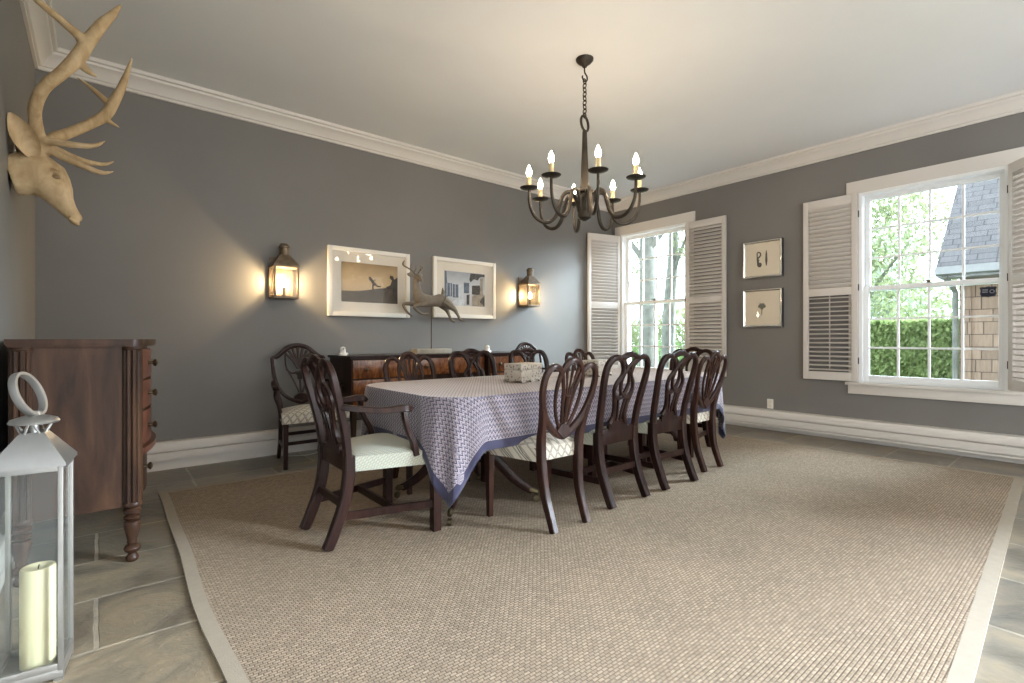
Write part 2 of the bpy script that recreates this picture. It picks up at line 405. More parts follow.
# ------------------------------------------------------------------ windows
def window(name, H):
    y0, y1, z0, z1 = H['y0'], H['y1'], H['z0'], H['z1']; yc = (y0 + y1) / 2
    root = struct(bpy.data.objects.new(name, None)); COL.objects.link(root)
    m = MB(); m.bb((XR - .022, y0 - .115, z1), (XR + .01, y1 + .115, z1 + .135), .003)
    m.bb((XR - .018, y0 - .095, z0 - .02), (XR + .01, y0, z1), .003); m.bb((XR - .018, y1, z0 - .02), (XR + .01, y1 + .095, z1), .003)
    m.build('casing', M['trim'], root)
    m = MB(); m.bb((XR - .055, y0 - .12, z0 - .03), (XR + .15, y1 + .12, z0), .006); m.bb((XR - .025, y0 - .10, z0 - .125), (XR + .005, y1 + .10, z0 - .03), .004)
    m.build('sill', M['trim'], root)
    m = MB(); f = .03                                                      # white jamb liner
    m.bb((XR - .02, y0, z0), (XR + .2, y0 + f, z1)); m.bb((XR - .02, y1 - f, z0), (XR + .2, y1, z1)); m.bb((XR - .02, y0 + f, z1 - f), (XR + .2, y1 - f, z1)); m.bb((XR + .02, y0 + f, z0), (XR + .2, y1 - f, z0 + .02))
    m.build('jamb', M['white'], root)
    zm = z0 + (z1 - z0) * .495
    for nm, za, zb, xs in (('lower_sash', z0 + .02, zm + .025, XR + .06), ('upper_sash', zm - .025, z1 - f, XR + .105)):
        ya, yb = y0 + f, y1 - f; s_ = .045; m = MB(); t = .02
        m.bb((xs - t, ya, za), (xs + t, ya + s_, zb), .004); m.bb((xs - t, yb - s_, za), (xs + t, yb, zb), .004)
        m.bb((xs - t, ya + s_, za), (xs + t, yb - s_, za + (s_ * 1.25 if nm[0] == 'l' else s_)), .004); m.bb((xs - t, ya + s_, zb - s_), (xs + t, yb - s_, zb), .004)
        for i in (1, 2, 3):
            y = ya + s_ + (yb - ya - 2 * s_) * i / 4; m.box((xs, y, (za + zb) / 2), (.024, .018, zb - za - s_ * 1.6))
        for i in (1, 2):
            z = za + s_ + (zb - za - 2 * s_) * i / 3; m.box((xs, yc, z), (.026, yb - ya - s_ * 1.6, .018))
        so = m.build(nm, M['white'], root)
        MB().bb((xs - .003, ya + s_ * .8, za + s_ * .8), (xs + .003, yb - s_ * .8, zb - s_ * .8)).build('pane', M['glass'], so)
    m = MB(); m.lathe([(.020, 0), (.022, .008), (.012, .018)], (XR + .045, yc, zm + .022), 14); m.box((XR + .03, yc + .012, zm + .042), (.014, .06, .010), (0, 0, .3), .003)
    m.build('sash_lock', M['brass'], root)
    return root
window('window_1', H1); window('window_2', H2); window('window_3', H3)

# plantation shutters: local frame runs along +x from the hinge, face towards -y
def shutter(label, loc, rz, W, Ht, openlow, first_tilt=.35, side=1):
    root = thing('louvered_shutter', label, 'shutter', loc, rz, 'plantation shutters at the windows')
    t = .028; st = .055; m = MB()
    mid = Ht * .485
    for x in (st / 2, W - st / 2): m.box((x, 0, Ht / 2), (st, t, Ht), None, .003)
    for z, h in ((.045, .09), (Ht - .045, .09), (mid, .085)): m.box((W / 2, 0, z), (W - 2 * st, t, h), None, .003)
    m.build('frame', M['shutter'], root)
    for nm, za, zb, ang in (('lower_louvers', .09, mid - .0425, -.20 if openlow else .80), ('upper_louvers', mid + .0425, Ht - .09, .80)):
        n = int((zb - za) / .047); m = MB()
        for i in range(n):
            z = za + (zb - za) * (i + .5) / n
            m.box((W / 2, 0, z), (W - 2 * st - .004, .056, .008), (ang, 0, 0), .003)
        m.build(nm, M['shutter'], root)
    if openlow:
        MB().box((W * .52, -.034, (.09 + mid) / 2), (.012, .010, mid - .16), None, .002).build('tilt_rod', M['shutter'], root)
    for z in (.22, Ht / 2, Ht - .22):
        m = MB(); m.lathe([(.006, -.035), (.006, .035)], (-.004, -.012, z), 8); m.build('hinge', M['iron'], root)
    return root
# wall side: rz maps local +x onto the panel's direction away from its hinge
shutter('ivory louvered shutter in the room corner, angled off the wall left of the far window', (XR - .03, H1['y1'] + .01, H1['z0'] + .01), math.atan2(.145, -.585), .60, 2.085, False)
shutter('ivory louvered shutter folded flat on the wall between far window and small framed prints', (XR - .04, H1['y0'] - .0, H1['z0'] + .01), R(-90), .57, 2.085, False)
shutter('ivory louvered shutter with its lower slats tilted open, beside the small framed prints', (XR - .04, H2['y1'] + .005, H2['z0'] + .01), R(90), .53, 2.01, True)
shutter('ivory louvered shutter swung out into the room at the near window right edge', (XR - .03, H2['y0'] - .005, H2['z0'] + .01), math.atan2(-.588, -.809), .53, 2.01, True)

# security badge on the glass of the near window
root = thing('window_sticker', 'navy shield shaped sticker on the lower pane of the near window', 'sticker', (XR + .052, .745, 1.535))
sh = [(-.06, .038), (-.048, .046), (-.02, .043), (0, .05), (.02, .043), (.048, .046), (.06, .038), (.052, .012), (.058, -.02), (.045, -.042), (.015, -.046), (0, -.052), (-.015, -.046), (-.045, -.042), (-.058, -.02), (-.052, .012)]
MB().prism(sh, 0, .003, 'x').build('badge', M['navy'], root)
m = MB(); m.tube([(-.001, -.026 + .015 * math.cos(a * PI / 6), .002 + .015 * math.sin(a * PI / 6)) for a in range(12)], .0035, 6, closed=True)
for z in (.018, .006, -.007): m.bb((-.002, .002, z), (0, .040, z + .006))
m.build('emblem', M['greyink'], root)

# outlet
root = thing('wall_outlet', 'small ivory electrical outlet low on the grey window wall', 'outlet', (XR, 2.665, .312))
MB().bb((-.007, -.036, -.058), (0, .036, .058), .003).build('cover_plate', M['plastic'], root)
for z in (.024, -.024): MB().lathe([(.017, -.010), (.017, 0)], (0, 0, z), 14, 'x').build('socket', M['creammat'], root)

# ------------------------------------------------------------------ outdoors
struct(MB().bb((XR + .3, -14, -.62), (60, 45, -.5)).build('ground', M['lawn']))
def leafcloud(name, mat, parent, blobs, n, size, flat=1):
    me = bpy.data.meshes.new(name); vs = []; fs = []; rnd = random.Random(len(name) + n)
    tot = sum(b[3] * b[4] * b[5] for b in blobs)
    for (cx, cy, cz, rx, ry, rz) in blobs:
        for _ in range(max(4, int(n * rx * ry * rz / tot))):
            while True:
                p = Vector((rnd.uniform(-1, 1), rnd.uniform(-1, 1), rnd.uniform(-1, 1)))
                if .25 < p.length < 1: break
            c = Vector((cx + p.x * rx, cy + p.y * ry, cz + p.z * rz)); e = Euler((rnd.uniform(0, 6), rnd.uniform(0, 6), rnd.uniform(0, 6))).to_matrix(); s_ = size * rnd.uniform(.6, 1.3)
            k = len(vs)
            for q in ((-.5, 0, 0), (0, -.3, .05), (.6, 0, 0), (0, .3, .05)): vs.append(c + e @ Vector(q) * s_)
            fs.append((k, k + 1, k + 2, k + 3))
    me.from_pydata(vs, [], fs); me.materials.append(mat); o = bpy.data.objects.new(name, me); COL.objects.link(o)
    if parent is not None: o.parent = parent
    return o
def boxleaf(name, mat, lo, hi, n, size):
    me = bpy.data.meshes.new(name); vs = []; fs = []; rnd = random.Random(n)
    for _ in range(n):
        c = Vector([rnd.uniform(a, b) for a, b in zip(lo, hi)]); f = rnd.random()
        if f < .62: c.x = lo[0] + abs(rnd.gauss(0, .12))
        elif f < .85: c.z = hi[2] - abs(rnd.gauss(0, .06))
        e = Euler((rnd.uniform(0, 6), rnd.uniform(0, 6), rnd.uniform(0, 6))).to_matrix(); s_ = size * rnd.uniform(.6, 1.3); k = len(vs)
        for q in ((-.5, 0, 0), (0, -.3, .05), (.6, 0, 0), (0, .3, .05)): vs.append(c + e @ Vector(q) * s_)
        fs.append((k, k + 1, k + 2, k + 3))
    k = len(vs); a_, b_ = [v + .12 for v in lo], [v - .10 for v in hi]
    vs += [Vector(p) for p in ((a_[0], a_[1], a_[2]), (b_[0], a_[1], a_[2]), (b_[0], b_[1], a_[2]), (a_[0], b_[1], a_[2]), (a_[0], a_[1], b_[2]), (b_[0], a_[1], b_[2]), (b_[0], b_[1], b_[2]), (a_[0], b_[1], b_[2]))]
    fs += [tuple(k + i for i in q) for q in ((3, 2, 1, 0), (4, 5, 6, 7), (0, 1, 5, 4), (1, 2, 6, 5), (2, 3, 7, 6), (3, 0, 4, 7))]
    me.from_pydata(vs, [], fs); me.materials.append(mat); o = bpy.data.objects.new(name, me); COL.objects.link(o); return o
HG = boxleaf('hedge', M['hedge'], (14.2, 1.75, -.5), (15.3, 7.6, 1.52), 19000, .10)
tag(HG, 'clipped green hedge across the lawn seen through the near window', 'hedge', None, 'stuff')
def tree(label, x, y, r, h, blobs, n, size, lean=0, mat='leaf', limbs=()):
    root = thing('garden_tree', label, 'tree', (x, y, -.5), 0, None)
    m = MB(); pts = cr([(0, 0, 0), (lean * .3, lean * .2, h * .33), (lean * .5, lean * .7, h * .66), (lean, lean, h)], 4)
    m.tube(pts, [r * 1.35, r * 1.05, r * .95, r * .8, r * .6], 12)
    for (ax, ay, az, bx, by, bz, rr) in limbs: m.tube(cr([(ax, ay, az), ((ax + bx) / 2, (ay + by) / 2, (az + bz) / 2 + .15), (bx, by, bz)], 4), [rr, rr * .4], 7)
    m.build('tree_trunk', M['bark'], root)
    if n: leafcloud('foliage', M[mat], root, blobs, n, size)
    return root
tree('thick grey tree trunk standing nearest the far window', 11.6, 8.15, .24, 6.6, [(-.1, .6, 4.9, .7, .9, .7), (-.2, 1.1, 3.7, .4, .6, .5)], 420, .12, .1, limbs=((0, 0, 3.6, -.6, 1.3, 5.2, .09), (0, 0, 4.0, .8, -1.2, 5.6, .10)))
tree('dark slim leaning tree trunk in the middle of the far window', 14.2, 9.2, .20, 6.6, [(-.3, -1.0, 4.6, .7, .6, .7), (-.2, .9, 4.2, .5, .6, .6)], 420, .12, -.5, limbs=((-.2, -.2, 3.4, -.6, -1.3, 5.2, .07),))
tree('pale tree trunk at the right side of the far window', 13.0, 7.15, .22, 6.6, [(.1, -.9, 4.6, .7, .7, .6), (.2, -.5, 3.6, .5, .5, .5)], 420, .12, .15, limbs=((0, 0, 3.4, -.4, -1.2, 5.2, .08),))
sb = leafcloud('garden_shrub', M['shrub'], None, [(17, 11.5, .2, 1.0, 1.6, .9), (16.5, 13.6, .0, .8, 1.2, .7), (17.5, 9.4, .1, .9, 1.2, .75)], 4000, .14)
tag(sb, 'low green shrubbery between the tree trunks beyond the far window', 'shrubs', None, 'stuff')
bg = leafcloud('distant_foliage', M['leaf'], None, [(30, 19, 1.2, 3, 4, 1.9), (31, 25, 1.0, 3, 4, 1.7)], 3500, .34)
tag(bg, 'hazy distant foliage far beyond the far window', 'foliage', None, 'stuff')
tree('tall airy green tree behind the hedge seen through the near window', 17.4, 4.9, .16, 6.0, [(0, .9, 3.6, 1.3, 1.7, 1.3), (-.3, -.9, 4.6, 1.2, 1.5, 1.2), (.2, .3, 5.6, 1.3, 1.7, .9), (0, -1.2, 2.7, 1.1, 1.3, .9), (0, 1.6, 2.3, 1.0, 1.1, .9)], 7500, .13, .1, limbs=((0, 0, 2.2, -.3, -1.3, 4.2, .06), (0, 0, 2.4, .1, 1.2, 4.0, .06)))
tree('broad pale tree further off behind the hedge, beyond the tall airy tree', 27, 8.6, .3, 5.5, [(0, 0, 3.2, 2.2, 3.6, 2.3), (-.5, -2.4, 2.8, 1.6, 2.2, 1.6), (.5, 2.0, 5.0, 1.8, 3.0, 1.6), (0, -1.0, 5.6, 1.8, 2.6, 1.4)], 8000, .24, .1, 'pale')
# neighbouring wing with cedar shakes and a grey roof
root = thing('shingled_house', 'cedar shake house wing with grey shingle roof outside the near window', 'house', (10.0, 0, -.5))
MB().bb((0, -6, 0), (5.6, 1.46, 2.62)).build('shake_wall', M['shake'], root)
MB().bb((-.03, 1.36, 0), (.0, 1.485, 2.62)).build('corner_board', M['shake'], root)
sl = math.tan(R(44)); m = MB()
m.prism([(-.36, 2.62), (-.36, 2.68), (2.8, 2.68 + 3.16 * sl), (5.96, 2.68), (5.96, 2.62), (2.8, 2.60 + 3.16 * sl)], -6.3, 1.70, 'y')
m.build('roof', M['roof'], root, uv=lambda p: (p.y, p.x / math.cos(R(44))))
m = MB(); m.prism([(-.36, 2.53), (-.46, 2.55), (-.46, 2.66), (-.36, 2.66)], -6.3, 1.70, 'y'); m.bb((-.36, -6.3, 2.50), (.0, 1.68, 2.54)); m.prism([(-.34, 2.52), (2.8, 2.50 + 3.14 * sl), (2.8, 2.64 + 3.14 * sl), (-.34, 2.64)], 1.68, 1.71, 'y')
m.build('gutter', M['gutter'], root)
MB().tube([(-.40, 1.60, 2.52), (-.2, 1.56, 2.42), (-.06, 1.53, 2.30), (-.06, 1.53, .05)], .038, 8).build('downspout', M['bark'], root)

# ------------------------------------------------------------------ rug
def rugmesh(poly, z, edge_wave):
    pass
root = thing('area_rug', 'large woven tan sisal rug with pale binding under the dining set', 'rug', (0, 0, 0))
RX0, RX1, RY0, RY1 = .32, 5.56, .30, 4.31
def rugpt(u, v):
    # corners measured on the floor; the long edges wander a little as the real rug does
    x0 = .315 + .012 * math.sin(v * 9) + .005 * math.sin(v * 21); x1 = 5.60 - .16 * v
    y0 = .20 + .25 * u; y1 = 4.335 - .045 * u
    x = x0 + (x1 - x0) * u; return x, y0 + (y1 - y0) * v
def ruggrid(u0, u1, v0, v1, nu, nv, z, inset):
    bm = MB(); g = []
    for j in range(nv + 1):
        row = []
        for i in range(nu + 1):
            x, y = rugpt(u0 + (u1 - u0) * i / nu, v0 + (v1 - v0) * j / nv); row.append(bm.b.verts.new((x, y, z)))
        g.append(row)
    for j in range(nv):
        for i in range(nu): bm._keep(bm.b.faces.new((g[j][i], g[j][i + 1], g[j + 1][i + 1], g[j + 1][i])), True)
    # sides
    per = [g[0][i] for i in range(nu + 1)] + [g[j][nu] for j in range(1, nv + 1)] + [g[nv][i] for i in range(nu - 1, -1, -1)] + [g[j][0] for j in range(nv - 1, 0, -1)]
    low = [bm.b.verts.new((v.co.x, v.co.y, .0005)) for v in per]; n = len(per)
    for i in range(n): bm.b.faces.new((per[i], low[i], low[(i + 1) % n], per[(i + 1) % n]))
    return bm
ruggrid(.0095, .9905, .0135, .9865, 30, 30, .010, 0).build('woven_field', M['sisal'], root)
bm = MB(); prof = []; N_ = 40
outer = [rugpt(i / N_, 0) for i in range(N_)] + [rugpt(1, i / N_) for i in range(N_)] + [rugpt(1 - i / N_, 1) for i in range(N_)] + [rugpt(0, 1 - i / N_) for i in range(N_)]
iu, iv = .0102, .0145
inn = lambda t: iu + (1 - 2 * iu) * t
inv = lambda t: iv + (1 - 2 * iv) * t
inner = [rugpt(inn(i / N_), iv) for i in range(N_)] + [rugpt(1 - iu, inv(i / N_)) for i in range(N_)] + [rugpt(inn(1 - i / N_), 1 - iv) for i in range(N_)] + [rugpt(iu, inv(1 - i / N_)) for i in range(N_)]
r0 = bm.ring([(x, y, .0005) for x, y in outer]); r1 = bm.ring([(x, y, .0098) for x, y in outer]); r2 = bm.ring([(x, y, .0108) for x, y in inner]); r3 = bm.ring([(x, y, .002) for x, y in inner])
bm.bridge(r0, r1, False); bm.bridge(r1, r2, False); bm.bridge(r2, r3, False)
bm.build('binding', M['binding'], root)
RZ = .0112

# ------------------------------------------------------------------ chairs (local: faces +y, origin on the floor)
def backy(z): return -.165 - .125 * max(0, (z - .45) / .55) ** 1.2
def bk(pts, dy=0, dz=0): return [(x, backy(z + dz) + dy, z + dz) for x, z in pts]
def mir(pts): return [(-x, z) for x, z in pts]
NB = (0, 1, -.12)
def seat_mesh(wf, wr, yf, yr, z0, z1, dome=.025):
    """upholstered trapezoid seat with rolled edges"""
    m = MB(); nx, ny = 14, 12; g = []
    def rr(t): return 1 - (abs(2 * t - 1)) ** 4
    top = []
    for j in range(ny + 1):
        v = j / ny; wv = wr + (wf - wr) * v; row = []
        for i in range(nx + 1):
            u = i / nx; edge = min(rr(u), 1) ** .5 * min(rr(v), 1) ** .5
            yy = yr + (yf - yr) * v + .018 * math.sin(PI * u) * (v > .5) * (v - .5) * 2
            row.append(m.b.verts.new(((u - .5) * wv * 2 * (1), yy, z1 - .022 + (.022 + dome * math.sin(PI * u) * math.sin(PI * v)) * edge)))
        top.append(row)
    for j in range(ny):
        for i in range(nx): m._keep(m.b.faces.new((top[j][i], top[j][i + 1], top[j + 1][i + 1], top[j + 1][i])), True)
    per = [top[0][i] for i in range(nx + 1)] + [top[j][nx] for j in range(1, ny + 1)] + [top[ny][i] for i in range(nx - 1, -1, -1)] + [top[j][0] for j in range(ny - 1, 0, -1)]
    mid = [m.b.verts.new((v.co.x * 1.012, v.co.y + (.004 if v.co.y > 0 else -.002), (z0 + z1) / 2 - .01)) for v in per]; low = [m.b.verts.new((v.co.x, v.co.y, z0)) for v in per]
    m.bridge(per, mid); m.bridge(mid, low); m.cap(low); return m
def sweep2(m, pts, r, sub=6, w=1.0, t=1.0, seg=8): m.tube(cr(pts, sub), r, seg, sec=(w, t), normal=NB)
def seatuv(p): return (p.x + p.y * .0, p.y + (p.z - .47) * (1 if p.y > .15 else .4) if abs(p.z - .47) < .03 else (p.z * 1.0 + .02))
def boxuv_seat(p): return (p.x + .25 * (p.z - .5), p.y - p.z)

def splat_back(parent, wood_):
    """serpentine crest with looped shoulders over an interlaced pierced splat"""
    m = MB()
    for s in (1, -1):
        S = (lambda P: P) if s == 1 else mir
        fr = [(-.192, .40), (-.198, .56), (-.21, .70), (-.224, .82), (-.222, .895), (-.198, .945), (-.155, .966), (-.112, .962), (-.075, .938), (-.050, .895), (-.046, .855), (-.060, .832)]
        sweep2(m, bk(S(fr)), [.024, .024, .023, .022, .021, .020, .019, .018, .016, .014, .013, .012], 6, 1, .8)
        m.ball((s * -.064, backy(.826), .826), (.013, .012, .013), 10)
    m.build('back_frame', wood_, parent)
    m = MB()
    sweep2(m, bk([(-.135, .962), (-.07, .968), (-.03, .981), (0, .985), (.03, .981), (.07, .968), (.135, .962)]), [.013, .018, .020, .021, .020, .018, .013], 5, 1, .7)
    sweep2(m, bk([(-.055, .925), (0, .905), (.055, .925)], 0, 0), .011, 6, 1, .8)
    for s in (1, -1):
        S = (lambda P: P) if s == 1 else mir
        sweep2(m, bk(S([(-.075, .955), (-.03, .925), (.012, .885), (.040, .835), (.046, .785), (.030, .735), (0, .703)]), .004 * s), .0125, 6, 1, .75)
        sweep2(m, bk(S([(-.058, .835), (-.092, .795), (-.102, .750), (-.088, .712), (-.050, .692), (-.015, .700), (.02, .72)]), -.003 * s), .0135, 6, 1, .75)
        sweep2(m, bk(S([(-.088, .715), (-.072, .66), (-.060, .60), (-.064, .55), (-.084, .515)])), [.015, .014, .015, .018, .022], 6, 1, .75)
        sweep2(m, bk(S([(-.040, .695), (-.026, .635), (-.018, .575), (-.022, .51)])), .0095, 6, 1, .75)
    m.ball((0, backy(.703) - .004, .703), (.014, .013, .014), 10)
    m.prism([(-.10, .47), (.10, .47), (.10, .505), (.082, .515), (.072, .53), (.045, .535), (-.045, .535), (-.072, .53), (-.082, .515), (-.10, .505)], backy(.5) - .012, backy(.5) + .012, 'y')
    m.build('pierced_splat', wood_, parent)

def make_splat_chair(label, group, arms=False, seat='tiny'):
    root = thing('dining_armchair' if arms else 'dining_chair', label, 'chair', (0, 0, 0), 0, group); wd = M['chairwood']
    wf, yf = (.305, .295) if arms else (.25, .26)
    splat_back(root, wd)
    MB().box((0, -.165, .435), (.40, .028, .105), None, .004).build('seat_rail', wd, root)
    for s in (1, -1):
        m = MB(); m.tube(cr([(s * .192, -.165, .47), (s * .190, -.166, .36), (s * .187, -.190, .22), (s * .187, -.245, .07), (s * .187, -.278, 0)], 5), [.027, .028, .027, .026, .025], 8, sec=(.95, 1.05), normal=(0, 1, 0)); m.build('leg', wd, root)
        m = MB(); m.tube([(s * wf, yf, .42), (s * wf, yf, 0)], .028, 4, sec=(1.2, 1.2), normal=(0, 1, 0), sm=False); m.build('leg', wd, root)
        m = MB(); m.tube([(s * .187, -.205, .155), (s * wf, yf - .01, .155)], .018, 4, sec=(.75, 1.6), normal=(0, 0, 1), sm=False); m.build('stretcher', wd, root)
    m = MB(); m.tube([(-.187, -.192, .215), (.187, -.192, .215)], .018, 4, sec=(.75, 1.6), normal=(0, 0, 1), sm=False); m.build('stretcher', wd, root)
    xm = .187 + (wf - .187) * .62; m = MB(); m.tube([(-xm, .07, .155), (xm, .07, .155)], .018, 4, sec=(.75, 1.6), normal=(0, 0, 1), sm=False); m.build('stretcher', wd, root)
    seat_mesh(wf + .028, .205, yf + .025, -.150, .385, .485).build('seat', M[seat], root, uv=boxuv_seat)
    if arms:
        for s in (1, -1):
            m = MB(); m.tube(cr([(s * .215, backy(.72), .735), (s * .245, -.16, .725), (s * .285, -.02, .708), (s * .300, .085, .712), (s * .294, .125, .706), (s * .288, .145, .693)], 5), [.018, .019, .020, .024, .024, .014], 8, sec=(1.25, .8), normal=(0, 0, 1)); m.build('armrest', wd, root)
            m = MB(); m.tube(cr([(s * .295, .105, .70), (s * .301, .105, .65), (s * .293, .130, .58), (s * .286, .165, .51), (s * .284, .180, .44)], 5), [.019, .017, .017, .02, .022], 8, sec=(.8, 1.1), normal=(1, 0, 0)); m.build('arm_support', wd, root)
    return root

def heart_back(parent, wd):
    bkn = lambda P: bk([(x * .945, z) for x, z in P])
    m = MB()
    for s in (1, -1):
        S = (lambda P: P) if s == 1 else mir
        sweep2(m, bkn(S([(0, .515), (-.045, .532), (-.10, .570), (-.155, .625), (-.195, .695), (-.218, .775), (-.222, .845), (-.208, .900), (-.172, .932), (-.130, .930), (-.092, .900), (-.066, .850), (-.048, .79), (-.034, .70), (-.020, .60)])), [.020, .020, .020, .019, .019, .019, .018, .018, .017, .016, .014, .012, .011, .010, .009], 6, 1, .75)
    m.build('back_frame', wd, parent)
    m = MB()
    sweep2(m, bkn([(-.030, .565), (-.070, .63), (-.100, .72), (-.108, .80), (-.097, .875), (-.070, .93), (-.035, .960), (0, .968), (.035, .960), (.070, .93), (.097, .875), (.108, .80), (.100, .72), (.070, .63), (.030, .565)]), [.009, .010, .010, .011, .013, .016, .018, .019, .018, .016, .013, .011, .010, .010, .009], 6, 1, .75)
    sweep2(m, bkn([(0, .55), (0, .66), (0, .76)]), [.012, .012, .020], 5, 1, .7)
    for k in range(-2, 3):
        a = k * .27; L = .185 - .010 * abs(k)
        sweep2(m, bkn([(.008 * k, .745), (.5 * L * math.sin(a) + .006 * k, .755 + .5 * L * math.cos(a)), (L * math.sin(a) + .004 * k, .755 + L * math.cos(a))]), [.007, .006, .011], 4, 1, .7)
    m.prism([(0, .505), (.058, .555), (.035, .578), (.018, .590), (0, .594), (-.018, .590), (-.035, .578), (-.058, .555)], backy(.55) - .018, backy(.55) + .012, 'y')
    m.build('fan_splat', wd, parent)
def make_heart_chair(label, group):
    root = thing('dining_chair', label, 'chair', (0, 0, 0), 0, group); wd = M['brownwood']
    heart_back(root, wd)
    for s in (1, -1):
        m = MB(); m.tube(cr([(s * .188, backy(.70), .70), (s * .170, backy(.60), .61), (s * .158, -.168, .50), (s * .150, -.165, .36), (s * .140, -.182, .2), (s * .135, -.228, .06), (s * .135, -.250, 0)], 5), [.018, .020, .024, .026, .024, .022, .021], 8, sec=(.9, 1.05), normal=(0, 1, 0)); m.build('leg', wd, root)
        m = MB(); m.tube([(s * .245, .20, .40), (s * .245, .20, 0)], [.025, .017], 4, sec=(1.2, 1.2), normal=(0, 1, 0), sm=False); m.build('leg', wd, root)
    seat_mesh(.27, .172, .225, -.150, .385, .485).build('seat', M['diamond'], root, uv=boxuv_seat)
    return root
def make_shield_armchair(label, group):
    root = thing('shield_armchair', label, 'chair', (0, 0, 0), 0, group); wd = M['chairwood']; dz = .045
    m = MB()
    sweep2(m, bk([(-.235, .895), (-.19, .905), (-.14, .945), (-.08, .990), (0, 1.008), (.08, .990), (.14, .945), (.19, .905), (.235, .895)], 0, dz - .015), [.014, .018, .020, .021, .022, .021, .020, .018, .014], 6, 1, .75)
    for s in (1, -1):
        S = (lambda P: P) if s == 1 else mir
        sweep2(m, bk(S([(-.232, .90), (-.232, .82), (-.222, .72), (-.195, .63), (-.14, .555), (-.07, .51), (0, .485)]), 0, dz - .02), .0165, 6, 1, .75)
    m.build('back_frame', wd, root)
    m = MB()
    for k in range(-3, 4):
        a = k * .22; L = .20 - .008 * abs(k)
        sweep2(m, bk([(.004 * k, .77), (.55 * L * math.sin(a), .775 + .5 * L), (L * math.sin(a) * 1.05, .775 + L * math.cos(a))], 0, dz), [.008, .012, .013], 4, 1, .6)
    m.prism([(-.03, .79), (-.04, .775), (-.022, .755), (-.016, .72), (.016, .72), (.022, .755), (.04, .775), (.03, .79)], backy(.75) - .012, backy(.75) + .012, 'y')
    for k in (-1, 0, 1): sweep2(m, bk([(.012 * k, .55), (.055 * k, .66), (.10 * k if k else 0, .755)], 0, dz), .0075, 4, 1, .7)
    for s in (1, -1):
        sweep2(m, bk([(s * .10, .79), (s * .118, .84), (s * .115, .96)], 0, dz - .03), .007, 4, 1, .7)
        sweep2(m, bk([(s * .018, .745), (s * .07, .735), (s * .118, .775)], 0, dz), .008, 5, 1, .7)
    m.prism([(-.07, .535), (0, .51), (.07, .535), (.055, .57), (.03, .59), (0, .597), (-.03, .59), (-.055, .57)], backy(.55) - .014, backy(.55) + .012, 'y')
    m.build('plume_splat', wd, root)
    for s in (1, -1):
        m = MB(); m.tube(cr([(s * .222, backy(.70), .70), (s * .198, backy(.58), .58), (s * .185, -.168, .46), (s * .183, -.18, .2), (s * .183, -.25, 0)], 5), [.016, .019, .022, .02, .017], 8, sec=(.85, 1), normal=(0, 1, 0)); m.build('leg', wd, root)
        m = MB(); m.tube([(s * .25, .22, .42), (s * .25, .22, 0)], [.026, .018], 4, sec=(1.2, 1.2), normal=(0, 1, 0), sm=False); m.build('leg', wd, root)
        m = MB(); m.tube([(s * .183, -.215, .17), (s * .248, .215, .17)], .014, 4, sec=(.8, 1.5), normal=(0, 0, 1), sm=False); m.build('stretcher', wd, root)
        m = MB(); m.tube(cr([(s * .225, backy(.70), .705), (s * .255, -.13, .70), (s * .275, .0, .675), (s * .28, .06, .67), (s * .278, .085, .66)], 5), [.015, .017, .02, .022, .014], 8, sec=(1.2, .85), normal=(0, 0, 1)); m.build('armrest', wd, root)
        m = MB(); m.tube(cr([(s * .277, .055, .665), (s * .285, .05, .60), (s * .268, .09, .52), (s * .258, .13, .42)], 5), [.018, .015, .016, .019], 8); m.build('arm_support', wd, root)
    m = MB(); m.tube([(-.215, .0, .17), (.215, .0, .17)], .014, 4, sec=(.8, 1.5), normal=(0, 0, 1), sm=False); m.build('stretcher', wd, root)
    m = MB(); m.tube([(-.183, -.215, .22), (.183, -.215, .22)], .014, 4, sec=(.8, 1.5), normal=(0, 0, 1), sm=False); m.build('stretcher', wd, root)
    seat_mesh(.285, .20, .255, -.15, .385, .485).build('seat', M['diamond'], root, uv=boxuv_seat)
    return root

G = 'dining chairs around the long table'
A = make_splat_chair('dark mahogany armchair with pale green seat at the near left end of the table', G, True)
A.location = (1.185, 2.775, RZ); A.rotation_euler = (0, 0, R(-90))
dup(A, (4.49, 2.80, RZ), R(90), 'dark mahogany armchair at the far end of the table below the far window')
B = make_splat_chair('looped-splat dark chair right of the nearest heart-back chair on the near side', G)
B.location = (2.72, 2.335, RZ); B.rotation_euler = (0, 0, R(1))
dup(B, (3.34, 2.335, RZ), R(-1), 'looped-splat dark chair on the near side of the table, third from the near left armchair')
dup(B, (2.53, 3.335, RZ), R(180), 'looped-splat dark chair on the sideboard side of the table, in front of the white dish')
dup(B, (3.19, 3.335, RZ), R(180), 'looped-splat dark chair on the sideboard side of the table, right behind the nearer carved box')
C_ = make_heart_chair('heart-back chair with diamond lattice seat nearest the camera on the near side of the table', G)
C_.location = (2.098, 2.25, RZ)
dup(C_, (3.945, 2.39, RZ), R(1), 'heart-back chair with diamond lattice seat at the far right of the near side')
dup(C_, (1.925, 3.355, RZ), R(180), 'fan-splat brown chair on the sideboard side of the table, nearest the left armchair')
dup(C_, (3.93, 3.355, RZ), R(180), 'fan-splat chair on the sideboard side of the table, below the corner shutter')
S1 = make_shield_armchair('shield-back armchair with diamond lattice seat against the grey wall left of the sideboard', 'shield-back armchairs by the sideboard')
S1.location = (1.46, 4.665, 0); S1.rotation_euler = (0, 0, R(180))
dup(S1, (4.34, 4.665, 0), R(180), 'shield-back armchair against the wall at the right end of the sideboard', 'shield-back armchairs by the sideboard')

